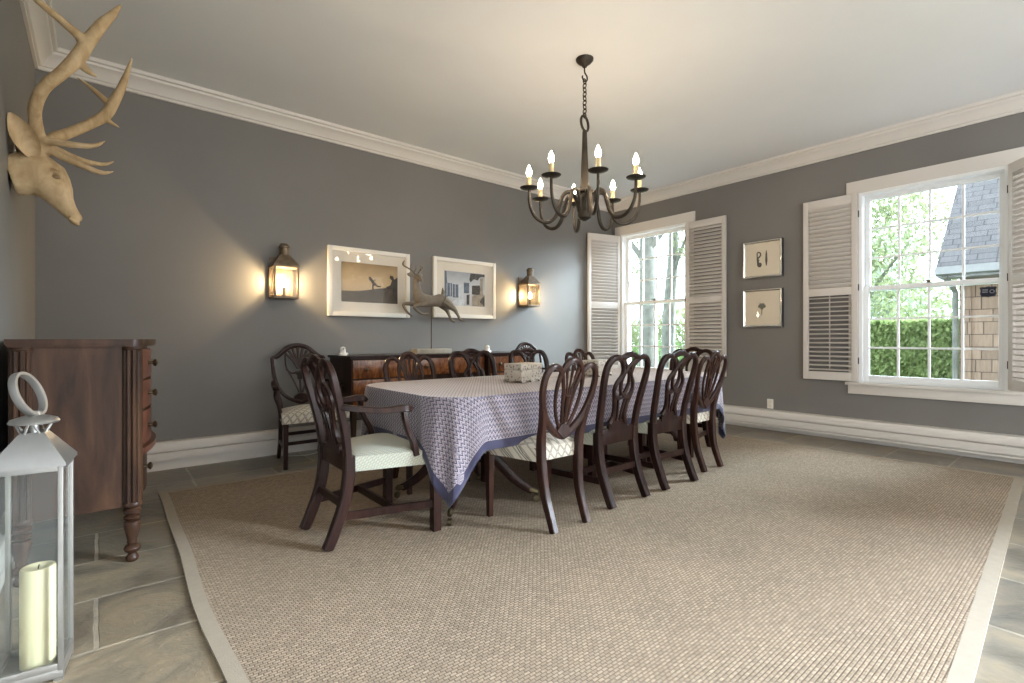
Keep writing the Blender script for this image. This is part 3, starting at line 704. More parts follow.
# ------------------------------------------------------------------ dining table and cloth
TX0, TX1, TY0, TY1, TZ = 1.41, 4.50, 2.255, 3.47, .765
TCX, TCY, THX, THY = (TX0 + TX1) / 2, (TY0 + TY1) / 2, (TX1 - TX0) / 2, (TY1 - TY0) / 2
CLOTH_D = .30; TR = .27
def rrect(hx, hy, r, n=10, straight=24):
    pts = []
    for cx, cy, a0 in ((hx - r, hy - r, 0), (-hx + r, hy - r, 90), (-hx + r, -hy + r, 180), (hx - r, -hy + r, 270)):
        arc = [(cx + r * math.cos(R(a0 + 90 * i / n)), cy + r * math.sin(R(a0 + 90 * i / n)), math.cos(R(a0 + 90 * i / n)), math.sin(R(a0 + 90 * i / n))) for i in range(n + 1)]
        pts += arc
        nx_ = {0: (-hx + r, hy), 90: (-hx, -hy + r), 180: (hx - r, -hy), 270: (hx, hy - r)}[a0]
        x0, y0 = arc[-1][0], arc[-1][1]; k = straight if a0 in (0, 180) else straight // 2
        for i in range(1, k):
            t = i / k; pts.append((x0 + (nx_[0] - x0) * t, y0 + (nx_[1] - y0) * t, arc[-1][2], arc[-1][3]))
    return pts
root = thing('dining_table', 'long mahogany pedestal dining table under the zigzag cloth', 'table', (TCX, TCY, RZ))
MB().prism([(p[0], p[1]) for p in rrect(THX - .012, THY - .012, TR)], .722, .752, 'z').build('tabletop', M['chairwood'], root)
PY = -.06
for px in (-1.035, .985):
    m = MB(); m.lathe([(.075, .26), (.10, .27), (.10, .30), (.06, .34), (.045, .38), (.07, .45), (.075, .50), (.05, .56), (.04, .62), (.07, .66), (.09, .70), (.09, .722)], (px, PY, 0), 20)
    m.box((px, PY, .712), (.5, .6, .02), None, .003)
    ped = m.build('pedestal', M['chairwood'], root)
    for a in (44, 136, 224, 316):
        c_, s_ = math.cos(R(a)), math.sin(R(a)); f = lambda r, z: (px + c_ * r, PY + s_ * r, z)
        m = MB(); m.tube(cr([f(.05, .36), f(.12, .345), f(.22, .26), f(.32, .155), f(.41, .09), f(.445, .075)], 5), [.030, .032, .028, .024, .021, .019], 8, sec=(.8, 1.25), normal=(0, 0, 1)); m.build('saber_leg', M['chairwood'], ped)
        m = MB(); m.tube([f(.43, .08), f(.465, .072), f(.485, .062)], [.022, .022, .014], 8); m.lathe([(.008, -.013), (.021, -.012), (.022, 0), (.021, .012), (.008, .013)], f(.475, .0225), 12, rot=(R(90), 0, R(a))); m.build('castor', M['brass'], ped)

cm = MB(); per = rrect(THX, THY, TR, 26, 40); NP = len(per); rows = 14; flat = {}
cuv = {}
def reg(v, fx, fy): cuv[tuple(round(c, 5) for c in v)] = (fx, fy)
def fold(nx, ny):   # gathers the spare corner cloth into a hanging point
    if abs(nx) < 1e-4 or abs(ny) < 1e-4: return nx, ny
    a = math.degrees(math.atan2(abs(ny), abs(nx))); t = (a - 45) / 45; a = R(45 + 45 * math.copysign(abs(t) ** 3.2, t))
    return math.copysign(math.cos(a), nx), math.copysign(math.sin(a), ny)
def hem(p):
    x, y, nx, ny = p; t = 1e9; nx, ny = fold(nx, ny)
    if abs(nx) > 1e-6: t = min(t, (THX + CLOTH_D - abs(x)) / abs(nx))
    if abs(ny) > 1e-6: t = min(t, (THY + CLOTH_D - abs(y)) / abs(ny))
    return t
rings = []
for sc in (.0, .35, .7, .9, 1.0):
    ring = []
    for (x, y, nx, ny) in per:
        q = (x * sc if sc else x * .001, y * sc if sc else y * .001, .7675 + (0 if sc < 1 else -.003)); ring.append(cm.b.verts.new(q)); reg(q, q[0], q[1])
    rings.append(ring)
for j in range(1, rows + 1):
    ring = []
    for i, (x, y, nx, ny) in enumerate(per):
        L = hem((x, y, nx, ny)); d = L * j / rows; corner = min(1, max(0, abs(nx * ny) * 2)); extra = max(0, L - CLOTH_D)
        off = .007 + .008 * d / .3 + corner * .012 * (j / rows) ** 1.3
        ph = math.atan2(ny * 1.0, nx)
        wav = .006 * math.sin(i * .55) * (j / rows) + corner * .022 * math.sin(ph * 14 + 1.2) * (j / rows) ** .8
        fx_, fy_ = fold(nx, ny); q = (x + fx_ * (off + wav), y + fy_ * (off + wav), .7645 - d * (1 + .12 * corner ** 3) + (.010 if d < .012 else 0))
        ring.append(cm.b.verts.new(q)); fnx, fny = fold(nx, ny); reg(q, x + fnx * d, y + fny * d)
    rings.append(ring)
for a_, b_ in zip(rings, rings[1:]): cm.bridge(a_, b_)
cloth = cm.build('tablecloth', cloth_mat(THX, THY), None, uv=lambda p: cuv.get(tuple(round(c, 5) for c in p), (p.x, p.y)))
cloth.location = (TCX, TCY, RZ); tag(cloth, 'lavender zigzag patterned tablecloth with purple border over the dining table', 'tablecloth')
md = cloth.modifiers.new('thick', 'SOLIDIFY'); md.thickness = .0025; md.offset = 1
CZ = .7675 + RZ + .003

# carved boxes
def carved_box(label, loc, rz):
    root = thing('carved_box', label, 'box', loc, rz, 'carved white boxes on the table')
    L, W_, h = .265, .155, .138
    m = MB(); m.bb((-L / 2, -W_ / 2, .014), (L / 2, W_ / 2, h - .045), .003)
    for z in (.020,): m.bb((-L / 2 - .003, -W_ / 2 - .003, z), (L / 2 + .003, W_ / 2 + .003, z + .010), .002)
    m.build('box_body', M['boxfret'], root)
    m = MB(); m.bb((-L / 2, -W_ / 2, h - .043), (L / 2, W_ / 2, h), .004); m.build('box_lid', M['boxfret'], root)
    for x in (-1, 0, 1):
        for y in (-1, 1): MB().prism([(x * (L / 2 - .024) - .024, .016), (x * (L / 2 - .024) - .016, 0), (x * (L / 2 - .024) + .016, 0), (x * (L / 2 - .024) + .024, .016)], y * (W_ / 2) - .004 * (y > 0) - .010, y * (W_ / 2) + .004 * (y < 0) + .006, 'y').build('bracket_foot', M['boxfret'], root)
    return root
cb = carved_box('carved white box nearer the left end of the table', (2.43, 2.80, CZ), R(13))
dup(cb, (3.30, 2.83, CZ), R(13), 'carved white box further along the table, behind the near side chairs', 'carved white boxes on the table')

# ------------------------------------------------------------------ sideboard
SX0, SX1, SY0, SY1, SZ = 1.79, 4.02, 4.47, 5.03, .94
root = thing('sideboard', 'long mahogany breakfront sideboard with dark top against the back wall', 'sideboard', ((SX0 + SX1) / 2, (SY0 + SY1) / 2, 0))
hw, hd = (SX1 - SX0) / 2, (SY1 - SY0) / 2; e1 = -hw + .66; e2 = hw - .66
top = [(-hw - .02, hd), (-hw - .02, -hd - .02), (e1 + .02, -hd - .02), (e1 + .03, -hd + .04), (e2 - .03, -hd + .04), (e2 - .02, -hd - .02), (hw + .02, -hd - .02), (hw + .02, hd)]
MB().prism(top, SZ - .026, SZ, 'z').build('top', M['chairwood'], root)
m = MB(); m.prism([(-hw, hd), (-hw, -hd), (e1, -hd), (e1, -hd + .06), (e2, -hd + .06), (e2, -hd), (hw, -hd), (hw, hd)], .46, SZ - .026, 'z'); m.build('body', M['chest'], root)
def sb_knob(x, y, z, par): 
    MB().lathe([(.008, 0), (.006, -.012), (.016, -.018), (.018, -.026), (.010, -.032)], (x, y, z), 12, 'y').build('knob', M['knob'], par)
for x0, x1, yy, rowsz in ((-hw + .012, e1 - .02, -hd, ((.73, .90), (.48, .715))), (e1 + .03, e2 - .03, -hd + .06, ((.73, .90),)), (e2 + .03, hw - .05, -hd, ((.73, .90), (.48, .715)))):
    for z0, z1 in rowsz:
        d = MB().bb((x0, yy - .012, z0), (x1, yy + .004, z1), .004).build('drawer', M['veneer'], root)
        for x in ((x0 + .12, x1 - .12) if x1 - x0 > .5 else ((x0 + x1) / 2,)): 
            sb_knob(x, yy - .012, (z0 + z1) / 2, d)
        MB().box(((x0 + x1) / 2, yy - .0125, (z0 + z1) / 2 + .025), (.014, .003, .026), None, .001).build('keyhole_plate', M['brass'], d)
for x in (-hw + .03, e1 - .03, e2 + .03, hw - .03):
    for y in (-hd + .03, hd - .03):
        MB().tube([(x, y, .9), (x, y, .46), (x, y, .10), (x, y, 0)], [.03, .03, .019, .016], 4, sec=(1.2, 1.2), normal=(0, 1, 0), sm=False).build('leg', M['chest'], root)

def figurine(label, loc, rz):
    root = thing('porcelain_figurine', label, 'figurine', loc, rz, 'small white figurines on the sideboard')
    m = MB(); m.lathe([(.040, 0), (.042, .006), (.034, .020), (.028, .034), (.027, .050), (.030, .060), (.026, .074), (.014, .084), (.003, .087)], (0, 0, 0), 18)
    m.ball((-.034, -.012, .016), (.014, .018, .014), 8); m.ball((.034, -.012, .016), (.014, .018, .014), 8); m.build('body', M['porcelain'], root)
    for s in (-1, 1): MB().ball((s * .0105, -.0255, .064), (.0055, .004, .007), 8).build('eye', M['ink'], root)
    return root
fg = figurine('small white ghost shaped figurine at the left end of the sideboard top', (1.79 + .0, 4.68, SZ), R(10))
dup(fg, (3.49, 4.66, SZ), R(5), 'small white ghost shaped figurine right of the leaping stag on the sideboard', 'small white figurines on the sideboard')
m = MB(); m.lathe([(.012, 0), (.03, .003), (.055, .016), (.060, .022), (.052, .018), (.02, .007), (.004, .006)], (3.30, 4.66, SZ), 18)
tag(m.build('small_dish', M['porcelain']), 'tiny white dish on the middle of the sideboard top', 'dish')

# leaping stag sculpture
root = thing('stag_sculpture', 'grey brown leaping stag sculpture on a thin rod above the sideboard', 'sculpture', (2.79, 4.74, SZ))
ox, oz = 2.79, SZ
def q(x, z, y=0): return (x - ox, y, z - oz)
MB().bb((-.215, -.075, 0), (.215, .075, .052), .005).build('base', M['stone'], root)
MB().tube([(0, 0, .05), (0, 0, .545)], .006, 8).build('rod', M['brass'], root)
m = MB()
spine = [(2.955, 1.52, .030, .030), (2.935, 1.525, .058, .062), (2.89, 1.522, .066, .072), (2.83, 1.512, .060, .062), (2.77, 1.508, .062, .064), (2.71, 1.512, .068, .074), (2.66, 1.528, .062, .074), (2.63, 1.57, .048, .058), (2.615, 1.625, .038, .044), (2.608, 1.68, .034, .038), (2.606, 1.725, .034, .036), (2.606, 1.755, .028, .03)]
secs = []
for i, (x, z, w_, h_) in enumerate(spine):
    a = spine[max(i - 1, 0)]; b = spine[min(i + 1, len(spine) - 1)]; tx, tz = b[0] - a[0], b[1] - a[1]; l = math.hypot(tx, tz); secs.append((q(x, z), (0, 1, 0), (tz / l * -1 if False else -tz / l * -1, 0, -tx / l), w_, h_, h_))
m.loft(secs, 14)
# head turned toward the room
m.loft([((2.608 - ox, .022, 1.762 - oz), (1, 0, 0), (0, 0, 1), .026, .030, .030), ((2.610 - ox, -.012, 1.760 - oz), (1, 0, 0), (0, 0, 1), .036, .034, .036), ((2.613 - ox, -.05, 1.742 - oz), (1, 0, 0), (0, .2, 1), .029, .028, .028), ((2.617 - ox, -.088, 1.718 - oz), (1, 0, 0), (0, .2, 1), .020, .020, .020), ((2.619 - ox, -.112, 1.703 - oz), (1, 0, 0), (0, .2, 1), .016, .014, .014)], 12)
def limb(pts, rad, y): m.tube(cr([(x - ox, yy if yy is not None else y, z - oz) for x, z, yy in pts], 5), rad, 8)
limb([(2.675, 1.50, .04), (2.613, 1.478, .045), (2.544, 1.474, .045), (2.479, 1.466, .045), (2.501, 1.411, .045), (2.535, 1.374, .045), (2.578, 1.350, .045)], [.045, .034, .024, .020, .015, .013, .012, .015], .045)
limb([(2.715, 1.49, -.04), (2.65, 1.468, -.05), (2.578, 1.450, -.05), (2.556, 1.427, -.05), (2.604, 1.386, -.05), (2.657, 1.362, -.05), (2.716, 1.366, -.05)], [.046, .036, .024, .019, .015, .013, .012, .016], -.05)
limb([(2.90, 1.53, .03), (2.960, 1.475, .04), (3.010, 1.425, .04), (3.042, 1.366, .04), (3.072, 1.312, .04), (3.112, 1.296, .04)], [.062, .046, .026, .016, .014, .017], .04)
limb([(2.915, 1.52, -.03), (2.995, 1.468, -.045), (3.06, 1.424, -.045), (3.102, 1.368, -.045), (3.134, 1.318, -.045), (3.184, 1.310, -.045)], [.062, .046, .026, .016, .014, .017], -.045)
m.tube([q(2.93, 1.57), q(2.938, 1.62), q(2.930, 1.665)], [.018, .018, .004], 8)
for s, tip in ((-1, (2.50, 1.782)), (1, (2.690, 1.775))):
    b0 = Vector((2.606 + s * .028 - ox, .0, 1.775 - oz)); t0 = Vector((tip[0] - ox, .01, tip[1] - oz))
    m.tube([b0, b0.lerp(t0, .35), b0.lerp(t0, .7), t0], [.012, .026, .02, .003], 8, sec=(1, .4), normal=(0, 1, 0))
m.build('stag_body', M['stag'], root)
m = MB()
def ant(pts, r): m.tube(cr([(x - ox, y, z - oz) for x, z, y in pts], 4), r, 6)
ant([(2.592, 1.79, .0), (2.561, 1.824, .01), (2.512, 1.850, .02), (2.472, 1.868, .02), (2.462, 1.892, .02), (2.479, 1.925, .02)], [.010, .009, .008, .010, .013, .004])
ant([(2.545, 1.832, .01), (2.535, 1.868, -.01), (2.55, 1.90, -.02)], [.008, .006, .002]); ant([(2.58, 1.805, .0), (2.588, 1.845, -.03), (2.575, 1.875, -.04)], [.007, .005, .002])
ant([(2.625, 1.79, .0), (2.650, 1.812, .01), (2.684, 1.843, .02), (2.690, 1.868, .02), (2.650, 1.888, .02)], [.010, .009, .008, .007, .003])
ant([(2.665, 1.826, .01), (2.655, 1.855, -.01), (2.635, 1.862, -.02)], [.007, .005, .002]); ant([(2.635, 1.80, 0), (2.630, 1.83, -.03), (2.64, 1.85, -.04)], [.007, .005, .002])
m.build('antlers', M['stag'], root)

# ------------------------------------------------------------------ chest of drawers at left
root = thing('chest_of_drawers', 'dark mahogany bow-front chest of drawers with reeded columns against the left wall', 'chest', (0, 0, 0))
KY0, KY1, KX0, KX1 = 3.10, 4.16, -.30, .125
KC = (KY0 + KY1) / 2
def bow(y, amp=.085): 
    t = (y - KC) / ((KY1 - KY0) / 2 - .06); return KX1 + .028 + amp * max(0, 1 - t * t)
ys = [KY0 + .07 + (KY1 - KY0 - .14) * i / 24 for i in range(25)]
colx = KX1 + .005
def frontpoly(off, y0=None, y1=None): return [(bow(y) + off, y) for y in ys]
tp = [(KX0 - .015, KY0 - .02), (KX1 + .0, KY0 - .035)] + [(colx + .045 * math.sin(R(a)) + .0, KY0 + .015 - .05 * math.cos(R(a))) for a in (10, 40, 70, 100)] + [(bow(y) + .02, y) for y in ys] + [(colx + .045 * math.sin(R(a)), KY1 - .015 + .05 * math.cos(R(a))) for a in (100, 70, 40, 10)] + [(KX0 - .015, KY1 + .02)]
m = MB(); m.prism(tp, 1.072, 1.098, 'z'); m.prism([(x * .985 + .0, KC + (y - KC) * .985) for x, y in tp], 1.062, 1.072, 'z'); m.build('top', M['chest'], root)
m = MB(); m.prism([(KX0, KY0), (KX1, KY0), (KX1, KY0 + .03)] + frontpoly(-.02) + [(KX1, KY1 - .03), (KX1, KY1), (KX0, KY1)], .275, 1.065, 'z'); m.build('body', M['chest'], root)
def reeded(cx, cy, z0, z1):
    m = MB(); n = 9
    m.lathe([(.030, z0), (.030, z1)], (cx, cy, 0), 18)
    for k in range(n):
        a = 2 * PI * k / n; m.tube([(cx + .031 * math.cos(a), cy + .031 * math.sin(a), z0 + .01), (cx + .031 * math.cos(a), cy + .031 * math.sin(a), z1 - .01)], .0115, 8)
    m.lathe([(.040, z1 - .02), (.044, z1 - .012), (.040, z1)], (cx, cy, 0), 18); m.lathe([(.042, z0), (.044, z0 + .012), (.040, z0 + .02)], (cx, cy, 0), 18); return m
def turned(cx, cy):
    return MB().lathe([(.020, 0), (.026, .006), (.028, .020), (.020, .034), (.017, .040), (.030, .050), (.036, .064), (.030, .078), (.018, .086), (.022, .094), (.020, .104), (.028, .14), (.036, .18), (.034, .196), (.022, .204), (.034, .212), (.036, .222), (.024, .232), (.036, .242), (.038, .256), (.030, .266), (.040, .276)], (cx, cy, 0), 20)
for cx, cy in ((colx, KY0 + .012), (KX0 + .035, KY0 + .012), (colx, KY1 - .012), (KX0 + .035, KY1 - .012)):
    reeded(cx, cy, .276, 1.062).build('reeded_column', M['chest'], root); turned(cx, cy).build('leg', M['chest'], root)
for z0, z1, amp in ((.895, 1.045, .0), (.735, .880, .0), (.545, .720, .0), (.315, .500, -.022)):
    m = MB(); m.prism([(KX1 - .02, ys[0])] + [(bow(y) + amp, y) for y in ys] + [(KX1 - .02, ys[-1])], z0, z1, 'z'); d = m.build('drawer', M['chestfront'], root)
    for yy in (KC - .27, KC + .27):
        x = bow(yy) + amp
        MB().lathe([(.014, 0), (.008, .006), (.008, .020), (.019, .028), (.021, .036), (.010, .043)], (x - .002, yy, (z0 + z1) / 2), 14, 'x').build('knob', M['knob'], d)
m = MB(); m.prism([(KX1 - .02, ys[0])] + [(bow(y) + .022, y) for y in ys] + [(KX1 - .02, ys[-1])], .508, .538, 'z'); m.build('moulding', M['chestfront'], root)

# ------------------------------------------------------------------ floor lantern and candle
LX, LY = -.162, 2.262
root = thing('candle_lantern', 'tall silver metal and glass lantern standing on the slate floor by the chest', 'lantern', (LX, LY, 0), R(-7))
hs = .086
m = MB(); m.box((0, 0, .022), (hs * 2, hs * 2, .028), None, .004)
for sx in (-1, 1):
    for sy in (-1, 1): m.box((sx * (hs - .012), sy * (hs - .012), .004), (.024, .024, .008))
m.build('base', M['steel'], root)
m = MB()
for sx in (-1, 1):
    for sy in (-1, 1): m.box((sx * (hs - .007), sy * (hs - .007), .36), (.014, .014, .66), None, .002)
for z in (.045, .685):
    for s in (-1, 1):
        m.box((0, s * (hs - .007), z), (hs * 2 - .028, .013, .022), None, .002); m.box((s * (hs - .007), 0, z), (.013, hs * 2 - .028, .022), None, .002)
m.build('frame', M['steel'], root)
for s in (-1, 1):
    MB().box((0, s * (hs - .008), .365), (hs * 2 - .03, .002, .62)).build('glass_pane', M['lglass'], root)
    MB().box((s * (hs - .008), 0, .365), (.002, hs * 2 - .03, .62)).build('glass_pane', M['lglass'], root)
m = MB(); a = hs + .008; b = .030
r0 = m.ring([(-a, -a, .690), (a, -a, .690), (a, a, .690), (-a, a, .690)]); r1 = m.ring([(-a, -a, .700), (a, -a, .700), (a, a, .700), (-a, a, .700)]); r2 = m.ring([(-b, -b, .795), (b, -b, .795), (b, b, .795), (-b, b, .795)])
m.bridge(r0, r1, False); m.bridge(r1, r2, False); m.cap(r0, True); m.cap(r2); m.build('roof', M['steel'], root)
m = MB()
for k in range(4):
    a0 = k * PI / 2
    for t in (-.018, .018):
        c_, s_ = math.cos(a0), math.sin(a0); m.tube([(c_ * .028 - s_ * t, s_ * .028 + c_ * t, .792), (c_ * .045 - s_ * t * .3, s_ * .045 + c_ * t * .3, .826)], .004, 6)
m.lathe([(.012, .79), (.012, .83)], (0, 0, 0), 12)
m.lathe([(.062, .824), (.064, .829), (.058, .838), (.030, .848), (.012, .852)], (0, 0, 0), 24); m.build('cap', M['steel'], root)
m = MB(); m.box((0, 0, .856), (.034, .022, .014), None, .003)
m.tube(cr([(.020 * math.cos(R(t)) - .014 - .022 * math.sin(R(t)), .046 * math.cos(R(t)), .918 + .068 * math.sin(R(t))) for t in range(-60, 300, 30)], 4, True), .0075, 8, closed=True, sec=(.8, 1.5), normal=(1, -.4, .3)); m.build('ring_handle', M['steel'], root)
root = thing('pillar_candle', 'cream pillar candle standing inside the silver lantern', 'candle', (LX + .010, LY - .012, .0365))
MB().lathe([(.042, 0), (.0445, .004), (.0445, .312), (.042, .319), (.036, .320), (.026, .312), (.004, .309)], (0, 0, 0), 28).build('wax', M['candle'], root)
MB().tube([(0, 0, .305), (.001, 0, .318), (.003, 0, .323)], .0016, 6).build('wick', M['ink'], root)

# ------------------------------------------------------------------ sconces
def sconce(label, x, z):
    root = thing('wall_sconce', label, 'sconce', (x, YB, z), 0, 'lit lantern sconces on the grey wall')
    W_, D, h = .110, .20, .31; y0, y1 = -.012, -.012 - D
    m = MB(); m.bb((-W_ + .01, -.012, 0), (W_ - .01, 0, .40), .002); m.build('back_plate', M['copper'], root)
    m = MB(); m.bb((-W_, y1, 0), (W_, y0, .022), .003)
    m.build('tray', M['copper'], root)
    m = MB()
    for sx in (-1, 1):
        for y in (y0 - .008, y1 + .008): m.box((sx * (W_ - .008), y, h / 2), (.016, .016, h - .03), None, .002)
    m.build('frame', M['copper'], root)
    MB().box((0, y1 + .008, h / 2), (W_ * 2 - .03, .002, h - .04)).build('glass_pane', M['sglass'], root)
    for sx in (-1, 1): MB().box((sx * (W_ - .008), (y0 + y1) / 2, h / 2), (.002, D - .03, h - .04)).build('glass_pane', M['sglass'], root)
    m = MB(); yc = (y0 + y1) / 2 - .012
    r0 = m.ring([(-W_ - .004, y1 - .004, h), (W_ + .004, y1 - .004, h), (W_ + .004, y0, h), (-W_ - .004, y0, h)]); b = .042
    r1 = m.ring([(-W_ * .55, yc - .05, h + .075), (W_ * .55, yc - .05, h + .075), (W_ * .55, yc + .05, h + .075), (-W_ * .55, yc + .05, h + .075)])
    r2 = m.ring([(-b, yc - b, h + .10), (b, yc - b, h + .10), (b, yc + b, h + .10), (-b, yc + b, h + .10)])
    m.bridge(r0, r1, False); m.bridge(r1, r2, False); m.cap(r0, True); m.cap(r2); m.bb((-W_ - .004, y1 - .004, h - .02), (W_ + .004, y0, h + .001), .002); m.build('roof', M['copper'], root)
    MB().lathe([(.042, h + .098), (.042, h + .165), (.050, h + .168), (.050, h + .182), (.044, h + .186), (.034, h + .205), (.012, h + .212)], (0, yc, 0), 20).build('chimney', M['copper'], root)
    MB().lathe([(.03, .022), (.03, .034), (.014, .038), (.014, .115)], (0, yc, 0), 14).build('socket', M['brass'], root)
    MB().lathe([(.010, .115), (.017, .130), (.020, .148), (.016, .166), (.008, .182), (.002, .192)], (0, yc, 0), 14).build('bulb', M['sbulb'], root)
    return root
sconce('lit copper lantern sconce left of the framed pictures, above the shield-back armchair', 1.345, 1.475)
sconce('lit copper lantern sconce right of the framed pictures, nearer the corner', 4.435, 1.525)

# ------------------------------------------------------------------ pictures on the back wall
def big_frame(label, x0, x1, z0, z1, tilt=0):
    xc, zc = (x0 + x1) / 2, (z0 + z1) / 2; W_, h = (x1 - x0) / 2, (z1 - z0) / 2
    root = thing('framed_picture', label, 'picture', (xc, YB - .002, zc), 0, 'white framed pictures above the sideboard'); root.rotation_euler = (0, tilt, 0)
    f = .045; m = MB()
    for s in (-1, 1):
        m.bb((s * W_ - (f if s > 0 else 0), -.042, -h), (s * W_ + (f if s < 0 else 0), 0, h), .004); m.bb((-W_ + f, -.042, s * h - (f if s > 0 else 0)), (W_ - f, 0, s * h + (f if s < 0 else 0)), .004)
    m.build('frame', M['pframe'], root)
    MB().bb((-W_ + f, -.018, -h + f), (W_ - f, -.010, h - f)).build('mat_board', M['mat'], root)
    MB().bb((-W_ + f, -.032, -h + f), (W_ - f, -.029, h - f)).build('glass_pane', M['pglass'], root)
    return root
def grad_mat(name, stops, ax='z', scale=1, nscale=4, namp=.25, lo=0, hi=1):
    t = NT(name); v = t.coord('Object'); s = t.sep(v); k = {'x': 0, 'z': 2}[ax]
    f = t.math('DIVIDE', t.math('SUBTRACT', s[k], lo), hi - lo); n = t.noise(v, nscale, 5)
    f = t.math('ADD', f, t.math('MULTIPLY', t.math('SUBTRACT', n, .5), namp))
    t.bsdf(t.ramp(f, stops), .8); return t.m
p1 = big_frame('white framed sepia picture of a running figure, left of the pair above the sideboard', 1.785, 2.700, 1.335, 2.050)
def art(parent, name, mat, poly, y0, y1): return MB().prism(poly, y0, y1, 'y').build(name, mat, parent)
px, pz = .315, .207
pr = art(p1, 'printed_photo', grad_mat('sepia_sky', [(0, (.36, .27, .17)), (.35, (.52, .38, .22)), (.6, (.46, .33, .19)), (.85, (.33, .23, .12)), (1, (.20, .15, .09))], 'z', 1, 5, .55, -.15, .25), [(-px, -pz), (px, -pz), (px, pz), (-px, pz)], -.0200, -.0175)
dk = plain('sepia_dark_print', (.055, .044, .034), .8, 0, .35, 14, 0); md_ = plain('sepia_ground', (.085, .068, .05), .8, 0, .4, 18, 0)  # dark print tone for rocks and runner, mid tone for ground
art(pr, 'printed_ground', md_, [(-px, -pz), (px, -pz), (px, -.02), (.12, -.045), (-.02, -.07), (-.14, -.09), (-px, -.095)], -.0206, -.0199)
art(pr, 'printed_rocks', dk, [(px, -.19), (px, .09), (.275, .06), (.262, .095), (.228, .105), (.218, .075), (.248, .048), (.228, -.005), (.175, -.03), (.19, -.045), (.26, -.05), (.25, -.12)], -.0210, -.0205)
m = MB(); yy = -.0209
K_ = .00107
for poly in ([(404, 290), (412, 276), (424, 280), (447, 308), (478, 340), (468, 358), (445, 352), (424, 322)], [(443, 342), (462, 350), (448, 370), (454, 396), (438, 397), (431, 368)], [(462, 338), (482, 345), (502, 357), (527, 354), (527, 367), (495, 370), (465, 357)], [(428, 300), (407, 314), (400, 305), (420, 290)], [(430, 312), (452, 304), (466, 292), (470, 298), (456, 312), (438, 322)]):
    m.prism([((x - 418) * K_, -(y - 338) * K_) for x, y in poly], -.0216, -.0199, 'y')
m.ball((-.006, yy, .058), (.013, .0012, .014), 10)
m.build('printed_runner', dk, pr)
p2 = big_frame('white framed black and white street picture, right of the pair behind the stag', 3.005, 3.920, 1.352, 2.065)
px, pz = .295, .205
pr = art(p2, 'printed_photo', grad_mat('grey_street_sky', [(0, (.40, .40, .40)), (.5, (.50, .51, .52)), (1, (.30, .31, .33))], 'z', 1, 6, .6, -.2, .2), [(-px, -pz), (px, -pz), (px, pz), (-px, pz)], -.0200, -.0175)
gl = plain('print_light_grey', (.50, .52, .54), .8, 0, .2, 20, 0); gm = plain('print_mid_grey', (.10, .125, .16), .8, 0, .35, 25, 0); gd = plain('print_dark_grey', (.05, .045, .04), .8, 0, .4, 25, 0); gb = plain('print_warm_grey', (.26, .22, .17), .8, 0, .3, 20, 0)
m = MB()
for x0, x1, z0, z1 in ((-.27, -.19, -.10, .06), (-.18, -.10, -.11, .05), (-.02, .06, -.05, .08)): m.bb((x0, -.0206, z0), (x1, -.0199, z1))
m.prism([(-px, .205), (-.27, .20), (-.245, -.10), (-px, -.13)], -.0205, -.0199, 'y'); m.build('printed_facades', gm, pr)
m = MB()
for x0, x1, z0, z1 in ((-.265, -.258, -.09, .055), (-.22, -.212, -.09, .055), (-.15, -.142, -.1, .05), (-.09, -.03, -.12, .045)): m.bb((x0, -.0209, z0), (x1, -.0205, z1))
m.prism([(-.25, -pz), (-.02, -pz), (.0, -.11), (-.06, -.09)], -.0206, -.0199, 'y'); m.build('printed_columns', gl, pr)
m = MB(); m.prism([(.10, -.205), (.295, -.205), (.295, -.06), (.16, -.05), (.10, -.08)], -.0206, -.0199, 'y'); m.build('printed_path', gb, pr)
m = MB(); m.prism([(.10, -.06), (.235, -.06), (.22, .06), (.10, .05)], -.0207, -.0199, 'y'); m.prism([(.02, -.19), (.06, -.19), (.065, -.06), (.02, -.07)], -.0207, -.0199, 'y'); m.prism([(.08, .09), (.13, .13), (.19, .12), (.22, .16), (.295, .17), (.295, .20), (.08, .20), (.06, .12)], -.0207, -.0199, 'y'); m.prism([(.22, -.15), (.295, -.20), (.295, -.07), (.25, -.10)], -.0209, -.0199, 'y'); m.build('printed_dark_trees', gd, pr)
m = MB(); m.prism([(.215, -.08), (.275, -.09), (.262, .05), (.272, .15), (.225, .15), (.228, .03)], -.0211, -.0199, 'y'); m.build('printed_tree_trunk', gb, pr)

